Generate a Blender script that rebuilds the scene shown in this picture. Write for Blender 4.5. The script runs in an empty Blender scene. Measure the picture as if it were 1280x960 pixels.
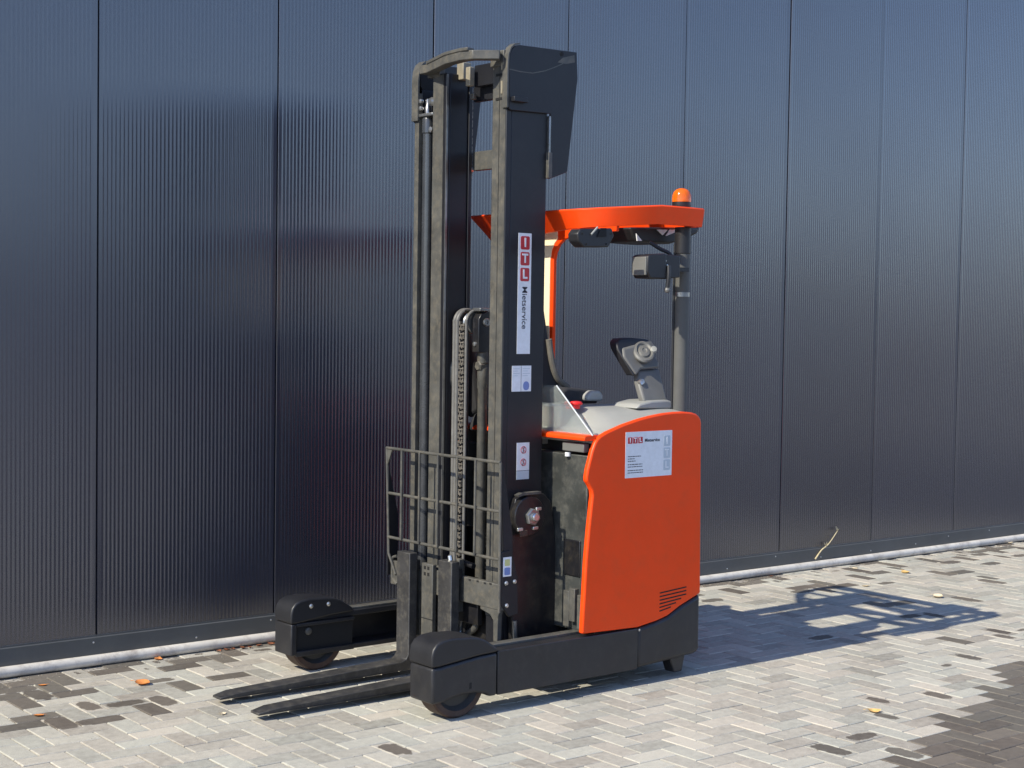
import bpy, bmesh, math, random
from mathutils import Vector, Matrix
random.seed(7)
sc = bpy.context.scene
COL = sc.collection
rad = math.radians

# ------------------------------------------------------------------ camera
# world: X along the wall, Y into the wall, Z up, ground z = 0
CAMF, PITCH, ROLL, YAW = 1928.58, .0433, .0151, .6698
GZ = .14                                    # height of the cladding's lower edge
CAM = Vector((0, -7.2125, 1.6074 + GZ))
_F = Vector((math.sin(YAW)*math.cos(PITCH), math.cos(YAW)*math.cos(PITCH), -math.sin(PITCH)))
_R0 = Vector((math.cos(YAW), -math.sin(YAW), 0)); _U0 = _R0.cross(_F)
_R = _R0*math.cos(ROLL) + _U0*math.sin(ROLL); _U = -_R0*math.sin(ROLL) + _U0*math.cos(ROLL)
cd = bpy.data.cameras.new('camera'); cam = bpy.data.objects.new('camera', cd); COL.objects.link(cam)
cd.sensor_width = 36; cd.lens = CAMF*36/1280; cd.clip_end = 2000; cd.clip_start = .05
M = Matrix((_R, _U, -_F)).transposed().to_4x4(); M.translation = CAM
cam.matrix_world = M
sc.camera = cam

# ------------------------------------------------------------------ sky, sun, exposure
TY = .0192                                  # heading of the truck against the wall
SUN_EL = rad(41.0)
sun_az = TY - .006                          # light travels along +X (truck axis)
L = Vector((math.cos(sun_az)*math.cos(SUN_EL), math.sin(sun_az)*math.cos(SUN_EL), -math.sin(SUN_EL)))
w = bpy.data.worlds.new('World'); sc.world = w; w.use_nodes = True
nt = w.node_tree; bg = nt.nodes['Background']
sky = nt.nodes.new('ShaderNodeTexSky'); sky.sky_type = 'NISHITA'; sky.sun_disc = False
sky.sun_elevation = SUN_EL
to_sun = -L
sky.sun_rotation = math.atan2(to_sun.x, to_sun.y)
sky.air_density = 1.0; sky.dust_density = .25; sky.ozone_density = 3
tint = nt.nodes.new('ShaderNodeMix'); tint.data_type = 'RGBA'; tint.blend_type = 'MULTIPLY'; tint.inputs['Factor'].default_value = 1
tint.inputs['B'].default_value = (1.02, .98, 1.09, 1)      # the camera's white balance, alike over the whole sky
nt.links.new(sky.outputs[0], tint.inputs['A']); nt.links.new(tint.outputs['Result'], bg.inputs[0]); bg.inputs[1].default_value = .15
sd = bpy.data.lights.new('sun', 'SUN'); sun = bpy.data.objects.new('sun', sd); COL.objects.link(sun)
sd.energy = 4.0; sd.angle = rad(.5); sd.color = (1, .935, .79)
sun.rotation_euler = L.to_track_quat('-Z', 'Y').to_euler(); sun.location = (0, -5, 12)
sc.view_settings.view_transform = 'Standard'; sc.view_settings.look = 'None'
sc.view_settings.exposure = .6; sc.view_settings.gamma = 1

# ------------------------------------------------------------------ pixel -> place (a direction; the distance comes from a plane)
def ray(px, py): return _F*CAMF + _R*(px-640) - _U*(py-480)
DX = Vector((math.cos(TY), math.sin(TY), 0)); DY = Vector((-math.sin(TY), math.cos(TY), 0)); DZ = Vector((0, 0, 1))
def ground(px, py, z=0.):
    d = ray(px, py); return CAM + d*((z-CAM.z)/d.z)
ORG = ground(573, 898) - .03*DY             # truck origin: outer face of the near load wheel cover, at ground
def wallpt(px, py, y):
    d = ray(px, py); return CAM + d*((y-CAM.y)/d.y)
def loc(P): v = P-ORG; return Vector((v.dot(DX), v.dot(DY), v.dot(DZ)))
def side(px, py, yy=0.):
    d = ray(px, py); t = (yy-(CAM-ORG).dot(DY))/d.dot(DY); return loc(CAM+d*t)
def front(px, py, xx):
    d = ray(px, py); t = (xx-(CAM-ORG).dot(DX))/d.dot(DX); return loc(CAM+d*t)
def SX(pts, yy): return [(side(x, y, yy).x, side(x, y, yy).z) for x, y in pts]

# ------------------------------------------------------------------ materials
def newmat(name):
    m = bpy.data.materials.new(name); m.use_nodes = True
    return m, m.node_tree, m.node_tree.nodes['Principled BSDF']
def N(nt, t, **kw):
    n = nt.nodes.new(t)
    for k, v in kw.items(): setattr(n, k, v)
    return n
def mat(name, col, rough=.5, metal=0., noise=.25, scale=9., dirt=None, dirt_amt=0., bump=0., coat=0., bscale=120., spec=.5):
    m, nt, b = newmat(name)
    tc = N(nt, 'ShaderNodeTexCoord'); nz = N(nt, 'ShaderNodeTexNoise')
    nz.inputs['Scale'].default_value = scale; nz.inputs['Detail'].default_value = 6; nz.inputs['Roughness'].default_value = .65
    nt.links.new(tc.outputs['Object'], nz.inputs['Vector'])
    mr = N(nt, 'ShaderNodeMapRange'); mr.inputs[1].default_value = .3; mr.inputs[2].default_value = .7
    mr.inputs[3].default_value = 1-noise; mr.inputs[4].default_value = 1+noise
    nt.links.new(nz.outputs['Fac'], mr.inputs[0])
    mx = N(nt, 'ShaderNodeMix', data_type='RGBA', blend_type='MULTIPLY'); mx.inputs['Factor'].default_value = 1
    mx.inputs['A'].default_value = (*col, 1); nt.links.new(mr.outputs[0], mx.inputs['B'])
    out = mx.outputs['Result']
    if dirt:
        n2 = N(nt, 'ShaderNodeTexNoise'); n2.inputs['Scale'].default_value = scale*2.3; n2.inputs['Detail'].default_value = 8
        n2.inputs['Roughness'].default_value = .75
        nt.links.new(tc.outputs['Object'], n2.inputs['Vector'])
        r2 = N(nt, 'ShaderNodeMapRange'); r2.inputs[1].default_value = .48; r2.inputs[2].default_value = .72
        r2.inputs[3].default_value = 0; r2.inputs[4].default_value = dirt_amt
        nt.links.new(n2.outputs['Fac'], r2.inputs[0])
        m2 = N(nt, 'ShaderNodeMix', data_type='RGBA'); nt.links.new(r2.outputs[0], m2.inputs['Factor'])
        nt.links.new(out, m2.inputs['A']); m2.inputs['B'].default_value = (*dirt, 1); out = m2.outputs['Result']
    nt.links.new(out, b.inputs['Base Color'])
    rr = N(nt, 'ShaderNodeMapRange'); rr.inputs[3].default_value = max(.02, rough-.08); rr.inputs[4].default_value = min(1, rough+.1)
    nt.links.new(nz.outputs['Fac'], rr.inputs[0]); nt.links.new(rr.outputs[0], b.inputs['Roughness'])
    b.inputs['Metallic'].default_value = metal; b.inputs['Coat Weight'].default_value = coat
    b.inputs['Specular IOR Level'].default_value = spec
    if bump:
        n3 = N(nt, 'ShaderNodeTexNoise'); n3.inputs['Scale'].default_value = bscale; n3.inputs['Detail'].default_value = 3
        nt.links.new(tc.outputs['Object'], n3.inputs['Vector'])
        bp = N(nt, 'ShaderNodeBump'); bp.inputs['Strength'].default_value = bump; bp.inputs['Distance'].default_value = .002
        nt.links.new(n3.outputs['Fac'], bp.inputs['Height']); nt.links.new(bp.outputs[0], b.inputs['Normal'])
    return m

DUST = (.16, .145, .115)
M_MAST = mat('mast paint', (.013, .0135, .017), .4, noise=.12, scale=5, dirt=(.06, .057, .05), dirt_amt=.12, bump=.12, spec=.4)
M_RAIL = mat('worn sunlit mast rail', (.078, .076, .068), .48, metal=.0, noise=.3, scale=11, dirt=(.2, .17, .12), dirt_amt=.5)  # lighter tone carries the sunlight on front faces; M_MAST keeps the sides darker
M_PILLAR = mat('pillar paint', (.10, .10, .094), .6, noise=.1, scale=8, spec=.25)
M_CREAM = mat('cream pad', (.88, .76, .5), .6, noise=.04, scale=10)
M_STEEL = mat('greased steel', (.3, .3, .29), .3, metal=.8, noise=.3, scale=14)
M_CHROME = mat('piston rod', (.3, .29, .28), .3, metal=1, noise=.05)
M_CYL = mat('cylinder tube', (.05, .053, .058), .25, metal=.2, noise=.2, scale=10, coat=.4)
M_FORK = mat('fork steel', (.034, .033, .033), .5, noise=.35, scale=10, dirt=(.2, .18, .14), dirt_amt=.35, bump=.2)
M_CHASSIS = mat('chassis paint', (.018, .018, .0205), .42, noise=.2, scale=6, dirt=DUST, dirt_amt=.1, bump=.35, bscale=350)
M_PLATE = mat('oily plate', (.012, .012, .014), .3, noise=.3, scale=7, dirt=(.06, .05, .035), dirt_amt=.5)
M_BLACK = mat('black plastic', (.015, .015, .017), .45, noise=.15, scale=12, bump=.2, bscale=400)
M_VOID = mat('dark interior', (.008, .008, .008), .8, noise=.2)
M_ORANGE = mat('orange paint', (.92, .066, .004), .4, noise=.04, scale=4, dirt=(.5, .11, .04), dirt_amt=.2, bump=.08, bscale=500, spec=.3)
M_CONSOLE = mat('console plastic', (.31, .31, .285), .5, noise=.07, scale=6, bump=.2, bscale=500)
M_GREYP = mat('grey plastic', (.14, .138, .128), .5, noise=.1, scale=9, bump=.2, bscale=500)
M_BATT = mat('battery case', (.045, .048, .045), .45, noise=.35, scale=5, dirt=(.2, .19, .16), dirt_amt=.5, metal=.2)
M_SEAT = mat('seat fabric', (.025, .025, .028), .85, noise=.2, scale=30)
M_SEATG = mat('seat strap', (.13, .12, .1), .8, noise=.2, scale=30)
M_TYRE = mat('wheel tread', (.055, .027, .018), .6, noise=.35, scale=12, dirt=(.09, .07, .05), dirt_amt=.6)
M_RIM = mat('wheel rim', (.03, .03, .03), .5, noise=.3)
M_BOLT = mat('zinc bolt', (.6, .6, .58), .3, metal=.9, noise=.1)
M_WHITE = mat('sticker white', (.78, .8, .82), .35, noise=.06, scale=25, dirt=(.55, .53, .48), dirt_amt=.25)
M_RED = mat('sticker red', (.5, .03, .04), .4, noise=.02)
M_INK = mat('sticker ink', (.03, .03, .045), .5, noise=.02)
M_INKG = mat('sticker grey', (.5, .56, .6), .5, noise=.02)
M_INKB = mat('sticker blue', (.18, .25, .5), .5, noise=.02)
M_INKR = mat('sticker pale red', (.6, .2, .22), .5, noise=.02)
M_YEL = mat('sticker yellow', (.6, .6, .25), .5, noise=.02)
M_BTN = mat('red button', (.7, .02, .02), .35, noise=.03)
M_NYLON = mat('nylon slide pad', (.25, .22, .16), .55, noise=.2, scale=20)
M_HOSE = mat('rubber hose', (.14, .135, .125), .55, noise=.2, scale=20)
M_CHAIN = mat('leaf chain', (.24, .215, .18), .42, metal=.4, noise=.4, scale=40)

def glassy(name, col, rough, trans=1., ior=1.45, alpha=1.):
    m, nt, b = newmat(name)
    b.inputs['Base Color'].default_value = (*col, 1); b.inputs['Roughness'].default_value = rough
    b.inputs['Transmission Weight'].default_value = trans; b.inputs['IOR'].default_value = ior
    b.inputs['Alpha'].default_value = alpha
    return m
M_ACRYL = glassy('clear acrylic', (.86, .93, .90), .06, .85, 1.25, .55)
M_AEDGE = mat('acrylic edge', (.55, .58, .58), .3, noise=.05)
M_AMBER = glassy('amber lens', (1., .2, .008), .12, .4, 1.5)

def wall_mat():
    m, nt, b = newmat('anthracite cladding')
    tc = N(nt, 'ShaderNodeTexCoord')
    nz = N(nt, 'ShaderNodeTexNoise'); nz.inputs['Scale'].default_value = .8; nz.inputs['Detail'].default_value = 4
    geo = N(nt, 'ShaderNodeNewGeometry'); nt.links.new(geo.outputs['Position'], nz.inputs['Vector'])
    oi = N(nt, 'ShaderNodeObjectInfo')
    mr = N(nt, 'ShaderNodeMapRange'); mr.inputs[3].default_value = .9; mr.inputs[4].default_value = 1.1
    nt.links.new(oi.outputs['Random'], mr.inputs[0])
    mx = N(nt, 'ShaderNodeMix', data_type='RGBA', blend_type='MULTIPLY'); mx.inputs['Factor'].default_value = 1
    mx.inputs['A'].default_value = (.03, .032, .048, 1); nt.links.new(mr.outputs[0], mx.inputs['B'])
    nd = N(nt, 'ShaderNodeTexNoise'); nd.inputs['Scale'].default_value = 7; nd.inputs['Detail'].default_value = 9; nd.inputs['Roughness'].default_value = .75
    mp = N(nt, 'ShaderNodeMapping'); mp.inputs['Scale'].default_value = (1.6, 1, .5)
    nt.links.new(geo.outputs['Position'], mp.inputs[0]); nt.links.new(mp.outputs[0], nd.inputs['Vector'])
    dm = N(nt, 'ShaderNodeMapRange'); dm.inputs[1].default_value = .5; dm.inputs[2].default_value = .8; dm.inputs[4].default_value = .22
    nt.links.new(nd.outputs['Fac'], dm.inputs[0])
    md = N(nt, 'ShaderNodeMix', data_type='RGBA'); nt.links.new(dm.outputs[0], md.inputs['Factor']); nt.links.new(mx.outputs['Result'], md.inputs['A']); md.inputs['B'].default_value = (.11, .105, .1, 1)
    nt.links.new(md.outputs['Result'], b.inputs['Base Color'])
    rr = N(nt, 'ShaderNodeMapRange'); rr.inputs[3].default_value = .2; rr.inputs[4].default_value = .3
    nt.links.new(nz.outputs['Fac'], rr.inputs[0]); nt.links.new(rr.outputs[0], b.inputs['Roughness'])
    b.inputs['IOR'].default_value = 2.1
    return m
M_WALL = wall_mat()
M_FLASH = mat('base flashing', (.075, .08, .082), .38, noise=.12, scale=3, dirt=(.16, .15, .13), dirt_amt=.15, spec=.6)
M_PIPE = mat('pale plastic pipe', (.62, .58, .51), .5, noise=.15, scale=4, dirt=(.25, .21, .18), dirt_amt=.8)

def paving_mat(name, src):
    """src 'OBJECT' reads tone/wet from the brick object, 'GEOMETRY' from face attributes, None = joint-less far paving"""
    m, nt, b = newmat(name); ln = nt.links.new
    geo = N(nt, 'ShaderNodeNewGeometry')
    at = N(nt, 'ShaderNodeAttribute', attribute_type=src, attribute_name='tone')
    aw = N(nt, 'ShaderNodeAttribute', attribute_type=src, attribute_name='wet')
    uv = N(nt, 'ShaderNodeUVMap'); uv.uv_map = 'UVMap'
    n1 = N(nt, 'ShaderNodeTexNoise'); n1.inputs['Scale'].default_value = 26; n1.inputs['Detail'].default_value = 7; n1.inputs['Roughness'].default_value = .7
    n2 = N(nt, 'ShaderNodeTexNoise'); n2.inputs['Scale'].default_value = 420; n2.inputs['Detail'].default_value = 3
    n3 = N(nt, 'ShaderNodeTexNoise'); n3.inputs['Scale'].default_value = 1.3; n3.inputs['Detail'].default_value = 5
    for n in (n1, n2, n3): ln(geo.outputs['Position'], n.inputs['Vector'])
    cr = N(nt, 'ShaderNodeValToRGB'); cr.color_ramp.elements[0].position = 0; cr.color_ramp.elements[1].position = 1
    cr.color_ramp.elements[0].color = (.25, .232, .202, 1); cr.color_ramp.elements[1].color = (.50, .475, .41, 1)
    e = cr.color_ramp.elements.new(.5); e.color = (.39, .372, .325, 1)
    def math_(op, a, bb, c=None):
        n = N(nt, 'ShaderNodeMath', operation=op)
        for i, v in enumerate((a, bb, c)):
            if v is None: continue
            if isinstance(v, (int, float)): n.inputs[i].default_value = v
            else: ln(v, n.inputs[i])
        return n.outputs[0]
    def mrange(v, a, b_, c, d, smooth=False):
        n = N(nt, 'ShaderNodeMapRange'); n.interpolation_type = 'SMOOTHSTEP' if smooth else 'LINEAR'
        ln(v, n.inputs[0]); 
        for i, q in ((1, a), (2, b_), (3, c), (4, d)):
            if isinstance(q, (int, float)): n.inputs[i].default_value = q
            else: ln(q, n.inputs[i])
        return n.outputs[0]
    t = math_('ADD', at.outputs['Fac'], mrange(n1.outputs['Fac'], .3, .7, -.27, .27))
    t = math_('ADD', t, mrange(n3.outputs['Fac'], .3, .7, -.16, .16))
    ln(t, cr.inputs[0])
    mg = N(nt, 'ShaderNodeMix', data_type='RGBA', blend_type='MULTIPLY'); mg.inputs['Factor'].default_value = 1
    ln(cr.outputs[0], mg.inputs['A']); ln(mrange(n2.outputs['Fac'], .3, .7, .78, 1.2), mg.inputs['B'])
    hue = math_('FRACT', math_('MULTIPLY', at.outputs['Fac'], 57.3), 0)
    mh = N(nt, 'ShaderNodeMix', data_type='RGBA'); ln(hue, mh.inputs['Factor']); mh.inputs['A'].default_value = (1.035, .99, .955, 1); mh.inputs['B'].default_value = (.98, 1.005, .99, 1)
    mg2 = N(nt, 'ShaderNodeMix', data_type='RGBA', blend_type='MULTIPLY'); mg2.inputs['Factor'].default_value = 1
    ln(mg.outputs['Result'], mg2.inputs['A']); ln(mh.outputs['Result'], mg2.inputs['B']); mg = mg2
    # damp: dries from the edges inwards
    sp = N(nt, 'ShaderNodeSeparateXYZ'); ln(uv.outputs[0], sp.inputs[0])
    ax = math_('POWER', math_('ABSOLUTE', sp.outputs[0], 0), 3.0); ay = math_('POWER', math_('ABSOLUTE', sp.outputs[1], 0), 3.0)
    d = math_('POWER', math_('ADD', ax, ay), .3333)
    d = math_('ADD', d, mrange(n1.outputs['Fac'], .3, .7, -.18, .18))
    lim = mrange(aw.outputs['Fac'], 0, 1, -.2, 1.5)
    damp = mrange(math_('SUBTRACT', lim, d), -.04, .07, 0, 1, True)
    md = N(nt, 'ShaderNodeMix', data_type='RGBA', blend_type='MULTIPLY'); ln(damp, md.inputs['Factor'])
    ln(mg.outputs['Result'], md.inputs['A']); md.inputs['B'].default_value = (.36, .335, .325, 1)
    ln(md.outputs['Result'], b.inputs['Base Color'])
    ln(mrange(damp, 0, 1, .88, .62), b.inputs['Roughness'])
    b.inputs['Specular IOR Level'].default_value = .3
    bp = N(nt, 'ShaderNodeBump'); bp.inputs['Strength'].default_value = .35; bp.inputs['Distance'].default_value = .002
    hs = math_('ADD', n2.outputs['Fac'], math_('MULTIPLY', n1.outputs['Fac'], 1.5))
    ln(hs, bp.inputs['Height']); ln(bp.outputs[0], b.inputs['Normal'])
    return m
M_BRICK = paving_mat('paving brick', 'OBJECT'); M_BRICKS = paving_mat('paving brick field', 'GEOMETRY')

def sheet_mat():
    m, nt, b = newmat('sanded paving'); ln = nt.links.new
    geo = N(nt, 'ShaderNodeNewGeometry')
    n1 = N(nt, 'ShaderNodeTexNoise'); n1.inputs['Scale'].default_value = 60; n1.inputs['Detail'].default_value = 6
    ln(geo.outputs['Position'], n1.inputs['Vector'])
    cr = N(nt, 'ShaderNodeValToRGB'); cr.color_ramp.elements[0].color = (.1, .09, .075, 1); cr.color_ramp.elements[1].color = (.42, .385, .33, 1)
    cr.color_ramp.elements[0].position = .3; cr.color_ramp.elements[1].position = .65
    ln(n1.outputs['Fac'], cr.inputs[0]); ln(cr.outputs[0], b.inputs['Base Color']); b.inputs['Roughness'].default_value = .95
    bp = N(nt, 'ShaderNodeBump'); bp.inputs['Strength'].default_value = .5; bp.inputs['Distance'].default_value = .003
    ln(n1.outputs['Fac'], bp.inputs['Height']); ln(bp.outputs[0], b.inputs['Normal'])
    return m
M_SAND = sheet_mat()

# ------------------------------------------------------------------ mesh helpers
class MB:
    def __init__(s): s.bm = bmesh.new()
    def box(s, x0, x1, y0, y1, z0, z1):
        v = [s.bm.verts.new(p) for p in ((x0,y0,z0),(x1,y0,z0),(x1,y1,z0),(x0,y1,z0),(x0,y0,z1),(x1,y0,z1),(x1,y1,z1),(x0,y1,z1))]
        for f in ((3,2,1,0),(4,5,6,7),(0,1,5,4),(1,2,6,5),(2,3,7,6),(3,0,4,7)): s.bm.faces.new([v[i] for i in f])
        return s
    def prism(s, poly, lo, hi, axis='y'):
        """extrude a polygon: axis y: poly=(x,z); axis x: poly=(y,z); axis z: poly=(x,y)"""
        def P(a, b, t): return {'y': (a, t, b), 'x': (t, a, b), 'z': (a, b, t)}[axis]
        A = [s.bm.verts.new(P(a, b, lo)) for a, b in poly]; B = [s.bm.verts.new(P(a, b, hi)) for a, b in poly]
        n = len(poly)
        s.bm.faces.new(A); s.bm.faces.new(B[::-1])
        for i in range(n): s.bm.faces.new((A[i], B[i], B[(i+1) % n], A[(i+1) % n]))
        return s
    def cyl(s, p0, p1, r0, r1=None, n=24):
        r1 = r0 if r1 is None else r1
        p0, p1 = Vector(p0), Vector(p1); d = (p1-p0).normalized()
        u = d.orthogonal().normalized(); v = d.cross(u)
        ring = lambda p, r: [s.bm.verts.new(p+(u*math.cos(2*math.pi*i/n)+v*math.sin(2*math.pi*i/n))*r) for i in range(n)]
        A, B = ring(p0, r0), ring(p1, r1)
        s.bm.faces.new(A[::-1]); s.bm.faces.new(B)
        for i in range(n): s.bm.faces.new((A[i], A[(i+1) % n], B[(i+1) % n], B[i]))
        return s
    def lathe(s, base, axis, prof, n=28):
        """prof: (r, h) pairs"""
        base, d = Vector(base), Vector(axis).normalized(); u = d.orthogonal().normalized(); v = d.cross(u)
        rings = []
        for r, h in prof:
            if r < 1e-6: rings.append([s.bm.verts.new(base+d*h)])
            else: rings.append([s.bm.verts.new(base+d*h+(u*math.cos(2*math.pi*i/n)+v*math.sin(2*math.pi*i/n))*r) for i in range(n)])
        for a, b in zip(rings, rings[1:]):
            for i in range(n):
                j = (i+1) % n
                if len(a) == 1 and len(b) == 1: continue
                if len(a) == 1: s.bm.faces.new((a[0], b[j], b[i]))
                elif len(b) == 1: s.bm.faces.new((a[i], a[j], b[0]))
                else: s.bm.faces.new((a[i], a[j], b[j], b[i]))
        return s
    def tube(s, pts, r, n=10, smooth=True):
        pts = [Vector(p) for p in pts]
        if smooth and len(pts) > 2:
            q = []
            P = [pts[0]*2-pts[1]]+pts+[pts[-1]*2-pts[-2]]
            for i in range(1, len(P)-2):
                for k in range(6):
                    t = k/6; a, b, c, d = P[i-1:i+3]
                    q.append(.5*((2*b)+(c-a)*t+(2*a-5*b+4*c-d)*t*t+(3*b-a-3*c+d)*t**3))
            q.append(pts[-1]); pts = q
        rings = []; u = None
        for i, p in enumerate(pts):
            d = (pts[min(i+1, len(pts)-1)]-pts[max(i-1, 0)]).normalized()
            u = d.orthogonal().normalized() if u is None else (u-d*u.dot(d)).normalized()
            v = d.cross(u)
            rr = r(i/(len(pts)-1)) if callable(r) else r
            rings.append([s.bm.verts.new(p+(u*math.cos(2*math.pi*k/n)+v*math.sin(2*math.pi*k/n))*rr) for k in range(n)])
        s.bm.faces.new(rings[0][::-1]); s.bm.faces.new(rings[-1])
        for a, b in zip(rings, rings[1:]):
            for k in range(n): s.bm.faces.new((a[k], a[(k+1) % n], b[(k+1) % n], b[k]))
        return s
    def bar(s, pts, wdt, hgt):
        """a flat bar following pts in plan (x,y,z top), wdt across, hgt down"""
        pts = [Vector(p) for p in pts]; rings = []
        for i, p in enumerate(pts):
            d = (pts[min(i+1, len(pts)-1)]-pts[max(i-1, 0)]); d.z = 0; d.normalize(); nrm = Vector((-d.y, d.x, 0))
            rings.append([s.bm.verts.new(q) for q in (p, p+nrm*wdt, p+nrm*wdt-Vector((0,0,hgt)), p-Vector((0,0,hgt)))])
        s.bm.faces.new(rings[0]); s.bm.faces.new(rings[-1][::-1])
        for a, b in zip(rings, rings[1:]):
            for k in range(4): s.bm.faces.new((a[k], b[k], b[(k+1) % 4], a[(k+1) % 4]))
        return s
    def quadgrid(s, rows):
        V = [[s.bm.verts.new(p) for p in r] for r in rows]
        for a, b in zip(V, V[1:]):
            for i in range(len(a)-1): s.bm.faces.new((a[i], a[i+1], b[i+1], b[i]))
        return s
    def xf(s, M): bmesh.ops.transform(s.bm, matrix=M, verts=s.bm.verts); return s
    def build(s, name, m, parent=None, bevel=0., seg=2, label=None, smooth=True):
        bmesh.ops.recalc_face_normals(s.bm, faces=s.bm.faces)
        me = bpy.data.meshes.new(name); s.bm.to_mesh(me); s.bm.free()
        me.materials.append(m)
        for p in me.polygons: p.use_smooth = smooth
        me.set_sharp_from_angle(angle=rad(32))
        o = bpy.data.objects.new(name, me); COL.objects.link(o)
        if parent: o.parent = parent
        if bevel:
            b = o.modifiers.new('bevel', 'BEVEL'); b.width = bevel; b.segments = seg; b.limit_method = 'ANGLE'; b.angle_limit = rad(32); b.harden_normals = False
        if label: o['label'] = label
        return o
def empty(name, loc=(0, 0, 0), rz=0):
    o = bpy.data.objects.new(name, None); COL.objects.link(o); o.location = loc; o.rotation_euler.z = rz; o.empty_display_size = .2
    return o
def tag(o, label=None, cat=None, group=None, kind=None):
    for k, v in (('label', label), ('category', cat), ('group', group), ('kind', kind)):
        if v: o[k] = v
    return o

# ================================================================== SETTING
# ---- ground: one sheet to the horizon, bricks laid on it in herringbone
BR_TOP = 0.0; SAND = -.005
g = MB(); g.quadgrid([[(-400, -400, SAND), (400, -400, SAND)], [(-400, 400, SAND), (400, 400, SAND)]])
pave = tag(g.build('pavement', M_SAND), kind='structure')

U = .1035                                   # cell: half a brick with its joint
JW = .0046
def brick_profile(bm, cx, cy, lx, ly, dz, tilt, uvl=None):
    """chamfered brick top + sides"""
    hx, hy = lx/2, ly/2; c = .0038
    def V(x, y, z): return bm.verts.new((cx+x, cy+y, BR_TOP+dz+z+tilt[0]*x+tilt[1]*y))
    top = [V(-hx+c, -hy+c, 0), V(hx-c, -hy+c, 0), V(hx-c, hy-c, 0), V(-hx+c, hy-c, 0)]
    mid = [V(-hx, -hy, -.003), V(hx, -hy, -.003), V(hx, hy, -.003), V(-hx, hy, -.003)]
    bot = [V(-hx, -hy, -.012), V(hx, -hy, -.012), V(hx, hy, -.012), V(-hx, hy, -.012)]
    fs = [bm.faces.new(top)]
    for a, b in ((mid, top), (bot, mid)):
        for i in range(4):
            j = (i+1) % 4; fs.append(bm.faces.new((a[i], a[j], b[j], b[i])))
    if uvl is not None:
        for f in fs:
            for l in f.loops: l[uvl].uv = ((l.vert.co.x-cx)/hx, (l.vert.co.y-cy)/hy)
    return fs
rb = random.Random(11)
def wetness(x, y):
    """where the paving is still damp"""
    j = rb.uniform(-.16, .16)
    if y < -3.42+.39*(x-4.97)+j*.6 and x > 4.3:
        dpt = (-3.42+.39*(x-4.97))-y
        return rb.uniform(.93, 1.15) if dpt > .12 or rb.random() < .6 else rb.uniform(.3, .8)
    r = rb.random()
    if x > 4.3 and y < -3.1+.39*(x-4.97): return rb.uniform(.35, .7) if r < .22 else 0
    if y > -.28: return rb.uniform(.7, 1.1) if r < .5 else rb.uniform(0, .4)
    if x < 2.75 and y > -1.02: return rb.uniform(.6, 1.05) if r < .52 else 0
    if x < 3.6 and y > -1.0: return rb.uniform(.55, .95) if r < .22 else 0
    if x > 6.7 and y > -.75: return rb.uniform(.5, .95) if r < .3 else 0
    if x > 6.9 and y > -2.3: return rb.uniform(.55, 1.0) if r < .06 else 0
    if (x-3.45)**2+(y+2.1)**2 < .018: return rb.uniform(.6, 1.1) if r < .9 else 0
    return rb.uniform(.45, .75) if r < .005 else 0
XA, XB, YA, YB = -3.0, 18.0, -9.0, -.035
OX, OY = XA, -.035
bricks = []
nx, ny = int((XB-XA)/U), int((YB-YA)/U)
for j in range(-ny, 1):
    for i in range(nx+1):
        k = (i-j) % 4
        x0, y0 = OX+i*U, OY+j*U
        if k == 0: bricks.append((x0+U, y0+U/2, 2*U-JW, U-JW))
        elif k == 2: bricks.append((x0+U/2, y0, U-JW, 2*U-JW))
bricks = [b for b in bricks if b[1]+b[3]/2 < -.01]
def pxpos(x, y, z=0):
    d = Vector((x, y, z))-CAM; dep = d.dot(_F)
    if dep < .3: return None
    return 640+CAMF*d.dot(_R)/dep, 480-CAMF*d.dot(_U)/dep, dep
def hidden(px, py):                         # under the truck's silhouette: shows less
    return (480 < px < 620 and py < 800) or (620 < px < 880 and py < 835)
scored = []
for n, b in enumerate(bricks):
    q = pxpos(b[0], b[1])
    s = 0
    if q and -10 < q[0] < 1290 and 600 < q[1] < 965 and not hidden(q[0], q[1]): s = 1/q[2]
    scored.append((s, n))
scored.sort(reverse=True)
single = {n for s, n in scored[:300] if s > 0}
def shared_brick(lx, ly, name):
    bm = bmesh.new(); uvl = bm.loops.layers.uv.new('UVMap'); brick_profile(bm, 0, 0, lx, ly, 0, (0, 0), uvl)
    me = bpy.data.meshes.new(name); bm.to_mesh(me); bm.free(); me.materials.append(M_BRICK); return me
me_h = shared_brick(2*U-JW, U-JW, 'paving_brick'); me_v = shared_brick(U-JW, 2*U-JW, 'paving_brick')
bmS = bmesh.new(); uvS = bmS.loops.layers.uv.new('UVMap')
tl = bmS.faces.layers.float.new('tone'); wl = bmS.faces.layers.float.new('wet')
for n, (cx, cy, lx, ly) in enumerate(bricks):
    tone = min(1, max(0, rb.gauss(.55, .17))); wet = wetness(cx, cy)
    dz = rb.uniform(-.0012, .0012); tilt = (rb.uniform(-.006, .006), rb.uniform(-.008, .008))
    if n in single:
        o = bpy.data.objects.new('paving_brick', me_h if lx > ly else me_v); COL.objects.link(o); o.parent = pave
        o.location = (cx, cy, dz); o.rotation_euler = (tilt[1], -tilt[0], rb.uniform(-.006, .006)); o['tone'] = tone; o['wet'] = wet
    else:
        for f in brick_profile(bmS, cx, cy, lx, ly, dz, tilt, uvS): f[tl] = tone; f[wl] = wet
meS = bpy.data.meshes.new('paving_field'); bmS.to_mesh(meS); bmS.free(); meS.materials.append(M_BRICKS)
of = bpy.data.objects.new('paving_field', meS); COL.objects.link(of); of.parent = pave; of['kind'] = 'stuff'

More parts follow.
